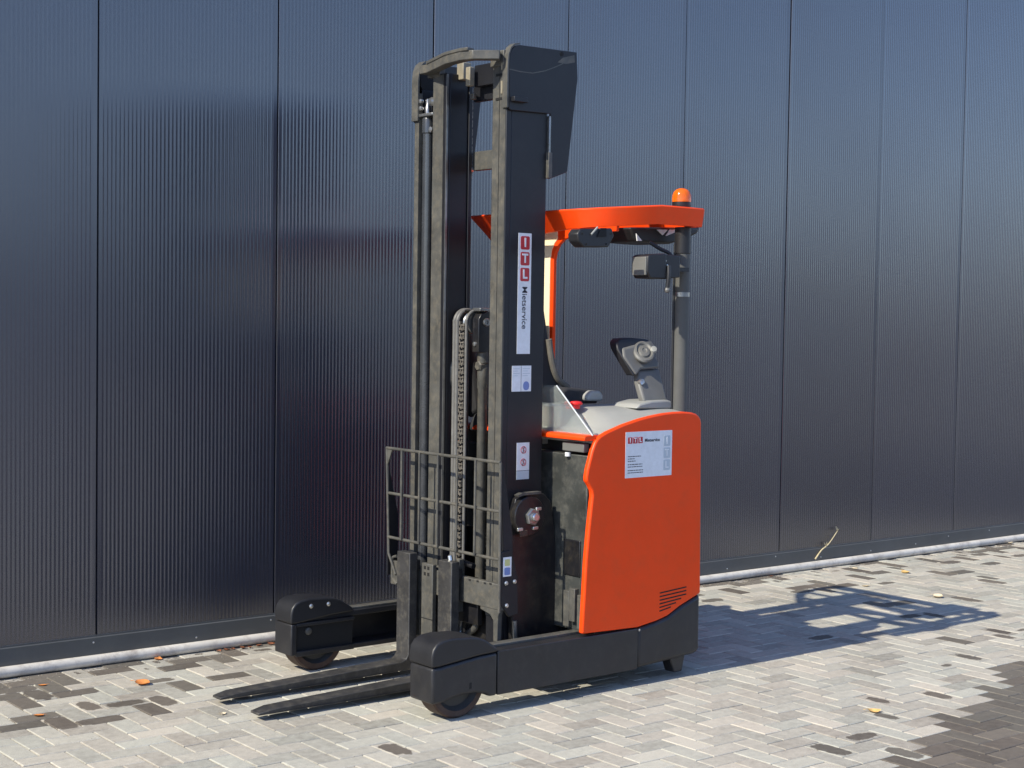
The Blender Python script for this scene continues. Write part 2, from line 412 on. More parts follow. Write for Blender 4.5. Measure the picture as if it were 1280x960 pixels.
# ---- made-up ground and building, unseen, added for the reflections in the cladding
q = MB(); q.quadgrid([[(-300, -300, .002), (300, -300, .002)], [(-300, -26, .002), (300, -26, .002)]])
tag(q.build('reflection_road', mat('asphalt', (.055, .055, .056), .9, noise=.2, scale=3, bump=.3)), kind='structure')  # dark ground out of view, added to lower the wall's reflection
fb = tag(empty('reflection_factory', (30, -60, 0)), 'made-up low brick building, unseen, added for its reflection in the dark cladding', 'building')
M_FB = mat('factory brick', (.22, .15, .125), .9, noise=.15, scale=.5); M_FR = mat('factory red', (.4, .1, .07), .8, noise=.1, scale=.5)
M_FG = mat('factory window', (.03, .035, .04), .1, noise=.05); M_FS = mat('factory sill', (.3, .3, .3), .7)
MB().box(-70, 8, -10, 0, 0, 5.2).build('wall', M_FB, fb); MB().box(8, 26, -10, .3, 0, 5.0).build('wall', M_FR, fb); MB().box(26, 110, -10, 0, 0, 6.2).build('wall', M_FB, fb)
MB().box(-70.2, 8, -10, .25, 5.2, 5.5).build('roof', M_FS, fb); MB().box(8, 26, -10, .5, 5.0, 5.3).build('roof', M_FS, fb); MB().box(26, 110.2, -10, .25, 6.2, 6.5).build('roof', M_FS, fb)
for i in range(40):
    x = -68+i*4.4
    if 4 < x < 28: continue
    wn = MB().box(x, x+2.6, -.05, .06, 1.4, 3.2).build('window', M_FG, fb); MB().box(x-.1, x+2.7, .0, .15, 1.28, 1.4).build('sill', M_FS, wn)

# ---- warehouse wall: ribbed sandwich panels, flashing at the foot
WTOP = 9.0
U0 = 3.1083                                 # a panel joint
wall = tag(empty('warehouse', (U0, 0, 0)), 'anthracite ribbed metal warehouse wall behind the reach truck', 'building')
def panel_mesh():
    NR = 48; g_ = .0035; W = 1.0
    xs, ys = [], []
    xs += [g_, g_, g_+.002, .022]; ys += [.03, .003, 0, 0]
    n = 44; x0, x1 = .024, .976; per = (x1-x0)/n
    for i in range(n):
        for k in range(6):
            xs.append(x0+per*(i+k/6)); ys.append(0.0009*(1-math.cos(2*math.pi*k/6)))
    xs += [x1, W-g_-.002, W-g_, W-g_]; ys += [0, 0, .003, .03]
    bm = bmesh.new()
    zs = [GZ, 3.2, 6.2, WTOP]
    V = [[bm.verts.new((x, y, z)) for x, y in zip(xs, ys)] for z in zs]
    for a, b in zip(V, V[1:]):
        for i in range(len(xs)-1): bm.faces.new((a[i], a[i+1], b[i+1], b[i]))
    me = bpy.data.meshes.new('wall_panel'); bm.to_mesh(me); bm.free(); me.materials.append(M_WALL)
    for p in me.polygons: p.use_smooth = True
    me.set_sharp_from_angle(angle=rad(30))
    return me
pm = panel_mesh()
N0, N1 = -14, 22
rw = random.Random(3)
for i in range(N0, N1):
    o = bpy.data.objects.new('wall_panel', pm); COL.objects.link(o); o.parent = wall
    o.location = (i, rw.uniform(-.0006, .0006), 0); o.rotation_euler = (rw.uniform(-.0012, .0012), 0, rw.uniform(-.0015, .0015))
MB().box(N0+.01, N1-.01, .032, .35, 0, WTOP-.02).build('wall_core', M_VOID, wall)
MB().prism([(-.012, .02), (.03, .02), (.03, GZ+.004), (-.004, GZ+.004), (-.004, GZ-.004), (-.012, GZ-.008)], N0, N1, 'x').build('base_flashing', M_FLASH, wall)
MB().box(N0, N1, -.06, .04, WTOP-.03, WTOP+.12).build('roof_edge', M_FLASH, wall, .005)
rv = MB(); rv.lathe((0, 0, 0), (0, -1, 0), [(.005, 0), (.005, .0015), (.003, .003), (0, .0035)], 8)
r0 = rv.build('rivet', M_BOLT, wall); r0.location = (-.02, -.0118, .11)
for i in range(N0*2, N1*2):
    if i == 0: continue
    o = r0.copy(); COL.objects.link(o); o.parent = wall; o.location = (i*.5-.02+rw.uniform(-.06, .06), -.0118, rw.choice((.075, .112))+rw.uniform(-.006, .006))
# pipe along the foot of the wall
pp = tag(empty('pipe', (U0, -.042, .027)), 'long pale plastic pipe lying along the foot of the dark wall', 'pipe')
for i, (a, b) in enumerate(((-13, -7.4), (-7.4, -1.9), (-1.9, 3.95), (3.95, 9.6), (9.6, 15), (15, 21))):
    q = MB(); q.cyl((a+.001, 0, 0), (b-.001, 0, 0), .027, n=20); q.build('pipe_length', M_PIPE, pp)
for x in (-7.4, -1.9, 3.95, 9.6, 15):
    q = MB(); q.cyl((x-.05, 0, .001), (x+.05, 0, .001), .0295, n=20); q.build('pipe_collar', M_PIPE, pp, .002)

# ================================================================== REACH TRUCK (local: x to the rear, y to the far side, z up)
T = tag(empty('reach_truck', ORG, TY), 'orange and black reach truck with lowered mast parked before the wall', 'forklift')
ORG_Z0 = 0
YC = .65
# ---- support legs
for near in (True, False):
    s = (lambda y: y) if near else (lambda y: 2*YC-y)
    q = MB()
    y = sorted((s(0.), s(.022))); q.box(.193 if near else -.12, 1.05, y[0], y[1], .08, .276)
    y = sorted((s(.022), s(.135))); q.box(.193 if near else -.12, 1.05, y[0], y[1], .246, .275); q.box(.193 if near else -.12, 1.05, y[0], y[1], .081, .106)
    leg = q.build('support_leg', M_CHASSIS, T, .004)
    y = sorted((s(.075), s(.125))); MB().box(.2, 1.0, y[0], y[1], .274, .288).build('guide_rail', M_RAIL, leg, .003)
# ---- load wheel covers
capprof = [(-.168, .247), (-.168, .295), (-.160, .323), (-.142, .345), (-.112, .358), (-.06, .363), (.04, .357), (.085, .349), (.12, .336), (.192, .29), (.192, .273), (.08, .268), (-.03, .257), (-.13, .247)]
lowprof = [(-.166, .088), (-.166, .244), (-.13, .244), (-.03, .254), (.08, .265), (.191, .27), (.191, .079), (.15, .079), (.125, .096), (.07, .107), (0, .109), (-.07, .1), (-.11, .088)]
q = MB(); q.prism(capprof, 0, .172); q.build('wheel_cover', M_BLACK, T, .014, 3)
q = MB(); q.prism(lowprof, 0, .168); lc = q.build('wheel_guard', M_CHASSIS, T, .012, 3)
MB().box(.035, .047, -.001, .01, .13, .157).build('slot', M_VOID, lc)
q = MB(); q.prism(capprof, 2*YC-.155, 2*YC-.0); fc = q.build('wheel_cover', M_BLACK, T, .012, 3)
for x in (-.055, .045):
    p = MB(); p.lathe((x, 2*YC-.153, .325), (0, -1, 0), [(.011, 0), (.011, .004), (.006, .008), (0, .009)], 14); p.build('bolt', M_BOLT, fc)
q = MB(); q.box(-.166, -.135, 2*YC-.155, 2*YC, .09, .244); q.box(-.135, .19, 2*YC-.02, 2*YC, .09, .244); q.build('wheel_guard', M_CHASSIS, T, .006)
MB().box(-.134, .2, 2*YC-.152, 2*YC-.03, .228, .2455).build('axle_plate', M_CHASSIS, T, .003)
MB().box(-.134, .2, 2*YC-.135, 2*YC-.125, .106, .228).build('axle_plate', M_VOID, T)
MB().box(-.134, .2, 2*YC-.152, 2*YC-.136, .082, .108).build('axle_plate', M_CHASSIS, T, .003)
p = MB(); p.lathe((-.06, 2*YC-.135, .2), (0, -1, 0), [(0, -.01), (.018, -.01), (.018, .008), (.012, .012), (0, .013)], 16); p.build('axle_pin', M_RAIL, T)
for y0 in (.034, 2*YC-.134):
    wh = MB(); wh.lathe((0, y0, .15), (0, 1, 0), [(.118, 0.002), (.142, 0.0), (.15, .008), (.15, .092), (.142, .1), (.118, .098)], 44); t_ = wh.build('load_wheel', M_TYRE, T)
    p = MB(); p.lathe((0, y0+.012, .15), (0, 1, 0), [(0, 0), (.03, 0), (.035, .01), (.1, .012), (.12, -.008), (.12, .084), (.1, .064), (.035, .066), (.03, .076), (0, .076)], 32); p.build('wheel_rim', M_RIM, t_)
# ---- rear base
rearprof = [(1.0505, .082), (1.0505, .277), (1.179, .296), (1.249, .312), (1.331, .35), (1.474, .398), (1.474, .118), (1.44, .104)]
q = MB(); q.prism(rearprof, 0, 2*YC); rb_ = q.build('rear_base', M_CHASSIS, T, .018, 3)
p = MB(); p.lathe((1.056, -.0015, .268), (0, -1, 0), [(.006, -.002), (.006, .001), (0, .003)], 10); p.build('bolt', M_BOLT, rb_)
q = MB(); q.prism([(1.30, .1), (1.41, .1), (1.39, .018), (1.335, .018)], .035, .10); q.build('stabiliser_foot', M_CHASSIS, T, .006)
q = MB(); q.lathe((1.2, .5, .17), (0, 1, 0), [(0, 0), (.15, 0), (.17, .02), (.17, .1), (.15, .12), (0, .12)], 32); q.build('drive_wheel', M_TYRE, T)
MB().box(.78, 1.05, .136, 2*YC-.136, .09, .27).build('chassis_floor', M_VOID, T)
# ---- body core and battery
MB().box(.80, 1.44, .032, 2*YC-.032, .27, 1.17).build('body_core', M_VOID, T)
bt = MB(); bt.box(.742, .80, .04, .98, .285, 1.112); bat = bt.build('battery', M_BATT, T, .006)
MB().box(.722, .744, .035, .075, .30, .46).build('hinge', M_RAIL, bat, .003)
MB().box(.716, .744, .085, .125, .33, .485).build('hinge', M_RAIL, bat, .003)
MB().box(.720, .744, .13, .17, .30, .47).build('hinge', M_RAIL, bat, .003)
q = MB(); q.box(.735, .744, .075, .19, .54, .71); q.build('battery_shadow', M_PLATE, bat, .004)  # shadow shape on the battery, modelled as a dark plate
q = MB(); q.box(.725, .76, .05, .20, 1.125, 1.165); q.build('connector', M_GREYP, bat, .004)
p = MB(); p.cyl((.735, .17, 1.10), (.735, .17, 1.118), .014, n=14); p.build('battery_cap', M_WHITE, bat)
# ---- orange side panels, front rail, rear cover
panel = [(.692, .291), (.700, .46), (.709, .634), (.722, .77), (.738, .90), (.742, .928), (.738, .952), (.718, .982), (.703, .998), (.702, 1.015), (.710, 1.055), (.723, 1.096), (.737, 1.14), (.752, 1.172), (.766, 1.190), (.784, 1.204), (.831, 1.223),
         (.932, 1.253), (1.036, 1.276), (1.11, 1.288), (1.195, 1.298), (1.27, 1.302), (1.33, 1.302), (1.387, 1.297), (1.42, 1.289), (1.44, 1.277), (1.452, 1.262), (1.457, 1.245), (1.474, .402), (1.331, .353), (1.249, .315), (1.179, .299), (1.046, .281)]
panel = panel[::-1]
farpanel = [(1.20, .305), (1.20, 1.10), (1.24, 1.16), (1.30, 1.18), (1.44, 1.18), (1.457, 1.16), (1.474, .402), (1.331, .353)]  # unseen side, cut short to weaken its red reflection in the wall
for y0, y1 in ((0., .03), (2*YC-.03, 2*YC)):
    q = MB(); q.prism(panel if y0 == 0 else farpanel, y0, y1); pn = q.build('side_panel', M_ORANGE, T, .009, 3)
    if y0 == 0:
        for k in range(6):                 # louvre slots
            z = .428-k*.0175; xr = 1.372-(0 if k < 3 else (k-2)*.035)
            MB().prism([(1.19, z), (xr, z+.012), (xr, z+.0185), (1.19, z+.0065)], -.0008, .004).build('vent_slot', M_VOID, pn)
q = MB(); q.box(1.435, 1.458, .03, 2*YC-.03, .39, 1.24); q.build('rear_cover', M_ORANGE, T, .008)
q = MB(); q.prism([(.70, 1.182), (.70, 1.2), (.712, 1.208), (.78, 1.208), (.78, 1.182)], .018, 1.05); q.build('front_rail', M_ORANGE, T, .004)
# ---- console
def ptop(x):
    P = [(.76, 1.183), (.784, 1.204), (.831, 1.223), (.932, 1.253), (1.036, 1.276), (1.11, 1.288), (1.195, 1.298), (1.27, 1.302), (1.33, 1.302), (1.387, 1.297), (1.44, 1.277)]
    if x <= P[0][0]: return P[0][1]
    for (a, b), (c, d) in zip(P, P[1:]):
        if x <= c: return b+(d-b)*(x-a)/(c-a)
    return P[-1][1]
rows = []
for k in range(19):
    x = .765+(1.44-.765)*k/18
    nz = ptop(x)-.003; iz = 1.318
    f = min(1, max(0, (x-.80)/.14)); f = f*f*(3-2*f)
    iz = 1.22+(1.322-1.22)*f
    r = []
    for y, t in ((.028, -.25), (.03, 0), (.05, .06), (.09, .28), (.15, .62), (.22, .88), (.30, 1.), (.37, 1.01), (.385, .9), (.39, .2), (.39, -3)):
        z = nz+(iz-nz)*t if t >= 0 else (nz-.05 if t > -1 else 1.14)
        r.append((x, y, z))
    rows.append(r)
q = MB(); q.quadgrid(rows)
q.bm.faces.new([q.bm.verts[i] for i in range(0)]) if False else None
con = q.build('console', M_CONSOLE, T)
MB().box(.765, .80, .03, .8, 1.165, 1.215).build('console_front', M_CONSOLE, T, .006)
q = MB(); q.prism([(.80, 1.20), (.80, 1.33), (.86, 1.335), (.92, 1.30), (.92, 1.17)], .30, .80); q.build('dashboard', M_CONSOLE, T, .01)
p = MB(); p.lathe((.905, .22, 1.262), (0, 0, 1), [(.018, 0), (.02, .002), (.02, .004), (0, .005)], 18); p.build('keyhole', M_GREYP, con)
# emergency stop, armrest pod
b_ = side(720, 505, .27)
p = MB(); p.lathe((b_.x, b_.y, b_.z-.012), (0, 0, 1), [(.02, -.01), (.02, .006), (.03, .008), (.032, .016), (.026, .024), (0, .027)], 22); p.build('stop_button', M_BTN, T)
q = MB(); q.prism(SX([(700, 488), (707, 484), (738, 487), (745, 497), (745, 504), (716, 505), (702, 504)], .42), .40, .52); q.build('armrest', M_SEAT, T, .015, 3)
q = MB(); q.prism(SX([(728, 494), (734, 488), (744, 488), (748, 494), (747, 501), (728, 501)], .40), .36, .44); q.build('joystick_pod', M_CONSOLE, T, .012, 3)
# acrylic shield
a1 = front(696, 482, .745); a2 = front(741, 549, .745)
sh = MB().prism([(a2.y, 1.208), (a1.y, a1.z), (.62, a1.z), (.62, 1.208)], .741, .745, 'x').build('shield', M_ACRYL, T)
q = MB(); q.tube([(.743, a2.y-.001, 1.207), (.743, a1.y-.001, a1.z)], .0036, 8, False); q.build('shield_edge', M_AEDGE, sh)
# seat behind the mast, turned to the controls
seat = MB(); seat.prism([(-.2, 0), (.24, 0), (.26, .06), (.22, .11), (-.16, .10)], -.23, .23)
RS = Matrix.Translation((.98, .86, 1.17)) @ Matrix.Rotation(rad(-52), 4, 'Z')
st = seat.xf(RS).build('seat', M_SEAT, T, .03, 3)
q = MB(); q.prism([(-.20, .06), (-.12, .10), (-.16, .35), (-.2, .52), (-.25, .56), (-.29, .52), (-.27, .3)], -.21, .21); q.xf(RS); q.build('seat_back', M_SEAT, st, .03, 3)
pts = [side(x, y, .49) for x, y in ((686, 424), (690, 452), (697, 473), (710, 484))]
q = MB()
for a, b in zip(pts, pts[1:]): pass
q.tube(pts, .016, 10); q.build('seat_belt', M_SEATG, st)
q = MB(); q.prism(SX([(660, 370), (681, 380), (687, 425), (694, 462), (702, 486), (712, 507), (660, 507)], .50), .50, .66); q.build('seat_side', M_SEAT, st, .02, 3)
def lean(mb):
    for v in mb.bm.verts:
        k = max(0, v.co.z-1.32)*.5; v.co.y += k; v.co.x += k*.9
    return mb
# ---- steering tiller
ty0 = .14
col = SX([(803, 506), (843, 508), (840, 503), (834, 499), (827, 467), (800, 469), (799, 482), (803, 499)], ty0)
q = MB(); q.prism(SX([(806, 504), (836, 504), (826, 462), (799, 464), (800, 480)], ty0), ty0, ty0+.045); lean(q); tl_ = q.build('steering_column', M_GREYP, T, .012, 3)
q = MB(); q.prism(SX([(796, 511), (800, 505), (815, 501), (836, 500), (843, 503), (849, 511)], ty0-.02), ty0-.02, ty0+.16); q.build('column_foot', M_CONSOLE, tl_, .01, 3)
q = MB(); q.prism(SX([(780, 436), (799, 431), (817, 426), (826, 440), (821, 444), (826, 455), (826, 461), (803, 463), (797, 471), (781, 447)], ty0-.02), ty0-.02, ty0+.02); lean(q); hd = q.build('steering_head', M_GREYP, tl_, .012, 3)
q = MB(); q.prism(SX([(772, 429), (776, 424), (792, 423), (812, 425), (818, 428), (799, 433), (781, 438), (797, 470), (793, 471), (774, 438)], ty0-.012), ty0-.012, ty0+.045); lean(q); q.build('steering_shroud', M_BLACK, tl_, .01, 3)
c_ = side(806, 441, ty0-.03)
ax = Vector((-.25, -.85, .45))
q = MB(); q.lathe(c_, ax, [(.0, -.03), (.036, -.03), (.055, -.01), (.057, .004), (.052, .015), (.044, .018), (.039, .013), (.036, .004), (.032, .004), (.028, .016), (.014, .019), (.010, .014), (0, .013)], 32); lean(q); kb = q.build('steering_knob', M_GREYP, tl_)
kc = c_+Vector((.05, -.02, .012)); p = MB(); p.lathe(kc, ax, [(0, -.02), (.016, -.02), (.018, .0), (.014, .012), (0, .015)], 16); lean(p); p.build('thumb_button', M_CONSOLE, kb)
p = MB(); p.lathe(side(802, 478, ty0), (0, -1, 0), [(.0, -.01), (.014, -.01), (.014, .01), (.006, .014), (0, .014)], 14); lean(p); p.build('bolt', M_BOLT, tl_)
# ---- rear pillar, beacon, light
PY = .105
px0 = side(852.5, 350, PY)
q = MB(); q.cyl((px0.x, PY, 1.25), (px0.x, PY, 2.2), .037, n=32); pil = q.build('pillar', M_PILLAR, T)
q = MB(); q.cyl((px0.x, PY, 2.07), (px0.x, PY, 2.2), .040, n=32); q.build('pillar_sleeve', M_BLACK, pil, .003)
q = MB(); q.cyl((px0.x, PY, 1.86), (px0.x, PY, 1.882), .0395, n=32); q.build('clamp_band', M_STEEL, pil)
q = MB(); q.tube([(px0.x-.038, PY+.016, 2.12), (px0.x-.039, PY+.016, 1.9), (px0.x-.038, PY+.016, 1.3)], .006, 8, False); q.build('cable', M_BLACK, pil)
q = MB(); q.tube([(px0.x+.045, PY+.02, 1.80), (px0.x+.047, PY+.02, 1.6), (px0.x+.037, PY+.02, 1.5)], .011, 8); q.build('grab_handle', M_BLACK, pil)
bx = side(852, 250, PY-.01).x
q = MB(); q.lathe((bx, PY-.01, 2.28), (0, 0, 1), [(0, 0), (.044, 0), (.046, .005), (.045, .042), (0, .042)], 32); bc = q.build('beacon', M_BLACK, T)
q = MB(); q.lathe((bx, PY-.01, 2.32), (0, 0, 1), [(.047, .001), (.0475, .018), (.046, .034), (.040, .050), (.029, .062), (.015, .068), (0, .07)], 36); q.build('beacon_lens', M_AMBER, bc)
q = MB(); q.lathe((bx, PY-.01, 2.323), (0, 0, 1), [(.0, 0), (.02, 0), (.018, .03), (.009, .042), (0, .044)], 16); q.build('beacon_reflector', mat('reflector', (.9, .55, .2), .2, metal=.8, noise=.02), bc)
# work light
yl = .03
q = MB(); q.prism(SX([(801, 320), (806, 318), (824, 317), (824, 349), (804, 348), (800, 340)], yl), yl-.05, yl+.06); wlp = q.build('work_light', M_BLACK, T, .006)
q = MB(); q.prism(SX([(824, 318), (843, 320), (843, 347), (824, 349)], yl), yl-.04, yl+.05); q.build('lamp_back', M_BLACK, wlp, .005)
pa, pb = side(800.5, 321, yl), side(800, 344, yl)
q = MB(); q.prism([(yl-.042, pb.z), (yl-.042, pa.z), (yl+.05, pa.z), (yl+.05, pb.z)], pa.x-.004, pa.x+.004, 'x'); q.build('lamp_glass', M_GREYP, wlp, .003)
q = MB(); q.tube([side(836, 332, yl-.05), side(836, 345, yl-.055), side(834, 362, yl-.05)], .011, 10); q.build('lamp_lever', M_BLACK, wlp)
q = MB(); q.lathe(side(834, 362, yl-.05), (0, 0, -1), [(0, -.012), (.012, -.008), (.016, .003), (.012, .012), (0, .016)], 16); q.build('lever_ball', M_GREYP, wlp)
for a in range(5):
    an = a*1.1; c0 = side(829, 332, yl-.041)
    p = MB(); p.lathe((c0.x+.025*math.cos(an), c0.y, c0.z+.025*math.sin(an)), (0, -1, 0), [(.006, -.004), (.006, .004), (0, .005)], 8); p.build('bolt', M_BOLT, wlp)
q = MB(); q.box(px0.x-.12, px0.x-.03, yl-.0, yl+.06, 1.98, 2.0); q.build('lamp_bracket', M_BLACK, wlp)
q = MB(); q.tube([side(812, 303, .08), side(825, 311, .05), side(838, 318, .02), side(843, 332, .0), side(840, 345, -.0)], .009, 10); q.build('lamp_cable', M_BLACK, wlp)
# ---- overhead guard
ring = [(1.476, .05), (1.469, .02), (1.444, .0), (1.36, -.008), (1.28, -.01), (1.15, -.01), (1.05, .0), (.97, .02), (.90, .042), (.85, .068), (.805, .11), (.775, .17), (.757, .26), (.75, .38), (.748, .6), (.75, .86), (.753, .955), (.785, 1.01), (.87, 1.09), (.98, 1.185), (1.1, 1.25), (1.3, 1.275), (1.434, 1.265), (1.469, 1.245), (1.476, 1.2)]
rt = []
n_ = len(ring)
q = MB(); R_ = []
for i, (x, y) in enumerate(ring):
    a, b = ring[i-1], ring[(i+1) % n_]
    d = Vector((b[0]-a[0], b[1]-a[1])).normalized(); nin = Vector((d.y, -d.x))
    if (Vector((1.1, .65))-Vector((x, y))).dot(nin) < 0: nin = -nin
    zt = 2.258+min(1, max(0, (x-.75)/.4))*.032
    fr = min(1, max(0, (1.15-x)/.3)); ins = .012+.10*fr*min(1, max(0, (y-.1)/.5))
    hg = .09+.035*fr*min(1, max(0, (y-.3)/.5))
    o_ = lambda k, z: q.bm.verts.new((x+nin.x*k, y+nin.y*k, z))
    R_.append([o_(.006, zt), o_(0, zt-.006), o_(ins, zt-hg), o_(ins+.02, zt-hg), o_(.05, zt-.03), o_(.06, zt-.004)])
for i in range(n_):
    a, b = R_[i], R_[(i+1) % n_]
    for k in range(6): q.bm.faces.new((a[k], b[k], b[(k+1) % 6], a[(k+1) % 6]))
gd = q.build('overhead_guard', M_ORANGE, T, .003)
for x in (.95, 1.12, 1.29):
    y0 = .05+max(0, .95-x)*.5
    zt = 2.25+min(1, max(0, (x-.75)/.4))*.032
    MB().box(x-.014, x+.014, y0, 1.235-max(0, 1.1-x)*.8, zt-.03, zt-.002).build('roof_bar', M_ORANGE, gd, .003)
# front post with its curved gusset under the guard
PXF = .98
yn = front(691.5, 350, PXF).y
post = [(yn, 1.17), (yn, 2.03), (yn-.010, 2.07), (yn-.034, 2.108), (yn-.075, 2.134), (yn-.15, 2.148), (yn-.24, 2.156), (yn-.45, 2.162), (yn-.45, 2.21), (yn+.20, 2.21), (yn+.20, 1.17)]
q = MB(); q.prism(post, PXF, PXF+.022, 'x'); fp = q.build('front_post', M_ORANGE, T, .005)
q = MB(); q.prism([(yn+.022, 1.60), (yn+.022, 2.03), (yn+.012, 2.085), (yn-.012, 2.12), (yn-.03, 2.135), (yn-.03, 2.19), (yn+.19, 2.19), (yn+.19, 1.60)], PXF-.004, PXF+.002, 'x'); q.build('post_pad', M_CREAM, fp, .002)

# modules under the guard
ym = .0
q = MB(); q.prism(SX([(722, 292), (726, 286), (765, 285), (768, 295), (761, 309), (730, 309), (723, 301)], ym), ym, ym+.07); cm = q.build('camera_module', M_BLACK, T, .006)
for x, y in ((728, 292), (764, 292), (733, 305), (758, 305)):
    s_ = side(x, y, ym-.001); p = MB(); p.lathe(s_, (0, -1, 0), [(.004, -.003), (.004, .002), (0, .003)], 8); p.build('screw', M_VOID, cm)
a_, c2 = side(739, 293, ym-.002), side(747, 284, ym-.002)
q = MB(); q.tube([a_, c2], .0045, 8, False); q.build('clip', M_CONSOLE, cm)
q = MB(); q.prism(SX([(750, 285), (757, 285), (757, 296), (746, 296)], ym), ym-.006, ym+.002); q.build('module_lens', M_VOID, cm)
q = MB(); q.prism(SX([(788, 284), (876, 284), (872, 292), (858, 299), (838, 305), (818, 304), (795, 302), (791, 293)], .19), .19, .42); hu = q.build('under_guard_housing', M_BLACK, T, .012, 3)
for tri in ([(821, 287), (834, 287), (828, 294)], [(832, 295), (837, 287), (852, 287)], [(796, 301), (795, 292), (802, 301)]):
    q = MB(); q.prism(SX(tri, .188), .184, .190); q.build('white_marking', M_WHITE, hu)

# ================================================================== MAST
XF = .43                                    # front face of the mast
YN = .288                                   # near outer face
YFAR = 1.004
# near outer column: front flange, web, rear flange
q = MB(); q.box(XF, XF+.03, YN, YN+.1, .12, 2.93); q.box(XF+.03, XF+.245, YN, YN+.022, .12, 2.93); q.box(XF+.22, XF+.245, YN+.022, YN+.09, .12, 2.93)
mc = q.build('mast_column', M_MAST, T, .003)
MB().box(XF-.004, XF+.001, YN+.003, YN+.046, .35, 2.92).build('sunlit_face', M_RAIL, mc)  # pale strips put the sun on the column fronts into the colour
MB().box(XF-.0025, XF+.001, YN+.052, YN+.099, .35, 2.92).build('sunlit_face', M_RAIL, mc)
# near intermediate column, tucked behind
q = MB(); q.box(XF+.055, XF+.08, YN+.03, YN+.098, .2, 2.9); q.box(XF+.08, XF+.21, YN+.03, YN+.05, .2, 2.9); q.box(XF+.19, XF+.21, YN+.05, YN+.098, .2, 2.9)
q.build('inner_column', M_MAST, T, .003)
# far columns
q = MB(); q.box(XF+.02, XF+.245, .972, YFAR, .12, 2.86); q.box(XF+.215, XF+.245, .87, .972, .12, 2.86)
fcol = q.build('mast_column', M_MAST, T, .003)
q = MB(); q.box(XF, XF+.02, .97, YFAR, .3, 2.84); q.build('sunlit_face', M_RAIL, fcol)
q = MB(); q.box(XF, XF+.022, .746, .852, .2, 2.915); q.box(XF+.022, XF+.13, .746, .768, .2, 2.915); q.box(XF+.115, XF+.13, .768, .85, .2, 2.915)
icol = q.build('inner_column', M_MAST, T, .003)
MB().box(XF-.003, XF+.001, .768, .851, .35, 2.91).build('sunlit_face', M_RAIL, icol)
MB().box(XF-.002, XF+.008, .742, .7475, .35, 2.91).build('slide_edge', M_STEEL, icol)
for x, y, m_ in ((XF+.132, .738, M_MAST), (XF+.153, .772, M_MAST), (XF+.175, .792, M_RAIL)):
    MB().box(x, x+.02, y, y+.03, .2, 2.90).build('inner_rail', m_, icol, .002)
# lift cylinders between the far columns
yc_ = .932
q = MB(); q.lathe((XF+.03, yc_, .3), (0, 0, 1), [(0, 0), (.028, 0), (.028, 2.34), (.032, 2.345), (.032, 2.41), (.028, 2.42), (0, 2.42)], 28); lcy = q.build('lift_cylinder', M_CYL, T)
q = MB(); q.lathe((XF+.03, yc_+.004, 2.73), (0, 0, 1), [(0, 0), (.019, 0), (.019, .04), (.014, .05), (.014, .08), (0, .085)], 18); q.build('piston_rod', M_CHROME, lcy)
q = MB(); q.box(XF-.005, XF+.09, .855, .985, 2.722, 2.738); q.build('cylinder_clamp', M_STEEL, lcy, .004)
p = MB(); p.lathe((XF+.0, .868, 2.79), (-1, 0, 0), [(0, -.02), (.02, -.02), (.022, 0), (.014, .012), (0, .014)], 18); p.build('bolt', M_STEEL, lcy)
for z in (2.80, 2.765):
    p = MB(); p.lathe((XF+.0, .958, z), (-1, 0, 0), [(0, -.01), (.011, -.01), (.011, .004), (0, .008)], 12); p.build('bolt', M_BOLT, lcy)
p = MB(); p.lathe((XF+.0, .872, 2.655), (-1, 0, 0), [(0, -.01), (.014, -.01), (.014, .004), (0, .008)], 12); p.build('bolt', M_BOLT, lcy)
# top plates
def topplate(y0, y1):
    pl = [(.445, 2.695), (.432, 2.70), (.430, 2.90), (.434, 2.945), (.445, 2.973), (.465, 2.99), (.49, 2.996), (.84, 3.004), (.848, 2.88), (.792, 2.438), (.77, 2.428), (.683, 2.397), (.683, 2.70)]
    q = MB(); q.prism(pl, y0, y1); return q.build('top_plate', M_MAST, T, .002)
tp = topplate(YN-.016, YN-.004)
topplate(YFAR+.002, YFAR+.014)
def plateflange(y0, y1):
    pl = [(.418, 2.705), (.418, 2.90), (.423, 2.949), (.437, 2.981), (.46, 3.0), (.49, 3.006), (.49, 2.999), (.463, 2.992), (.443, 2.975), (.432, 2.946), (.428, 2.90), (.428, 2.705)]
    q = MB(); q.prism(pl, y0, y1); return q.build('plate_flange', M_RAIL, T, .001)
plateflange(YN-.016, YN+.02); plateflange(.966, YFAR+.014)
q = MB(); q.prism([(.44, 2.88), (.44, 2.93), (.46, 2.955), (.50, 2.96), (.66, 2.96), (.66, 2.6), (.56, 2.6), (.5, 2.8)], .975, 1.0); q.build('head_plate', M_VOID, T)
sp_ = [side(x, y, YN-.0165) for x, y in ((637, 87), (650, 90), (666, 92), (682, 89), (695, 84), (704, 80))]
for a, b in zip(sp_, sp_[1:]):
    MB().prism([(a.x, a.z), (b.x, b.z), (b.x, b.z+.0045), (a.x, a.z+.0045)], YN-.0168, YN-.0155).build('scuff_mark', M_RAIL, tp)
MB().prism(SX([(697, 78), (704, 72), (718, 69), (718.5, 78), (708, 80)], YN-.0165), YN-.0168, YN-.0155).build('scuff_mark', M_RAIL, tp)
MB().box(.443, .525, YN-.04, YN-.014, 2.733, 2.757).build('stop_block', M_MAST, tp, .003)
p = MB(); p.lathe((.745, YN-.0165, 2.985), (0, -1, 0), [(.011, -.001), (.011, .001), (0, .0012)], 14); p.build('hole', M_VOID, tp)
q = MB(); q.box(.676, .690, YN-.016, YN+.01, 2.42, 2.69); q.build('roller_strip', M_STEEL, tp, .002)
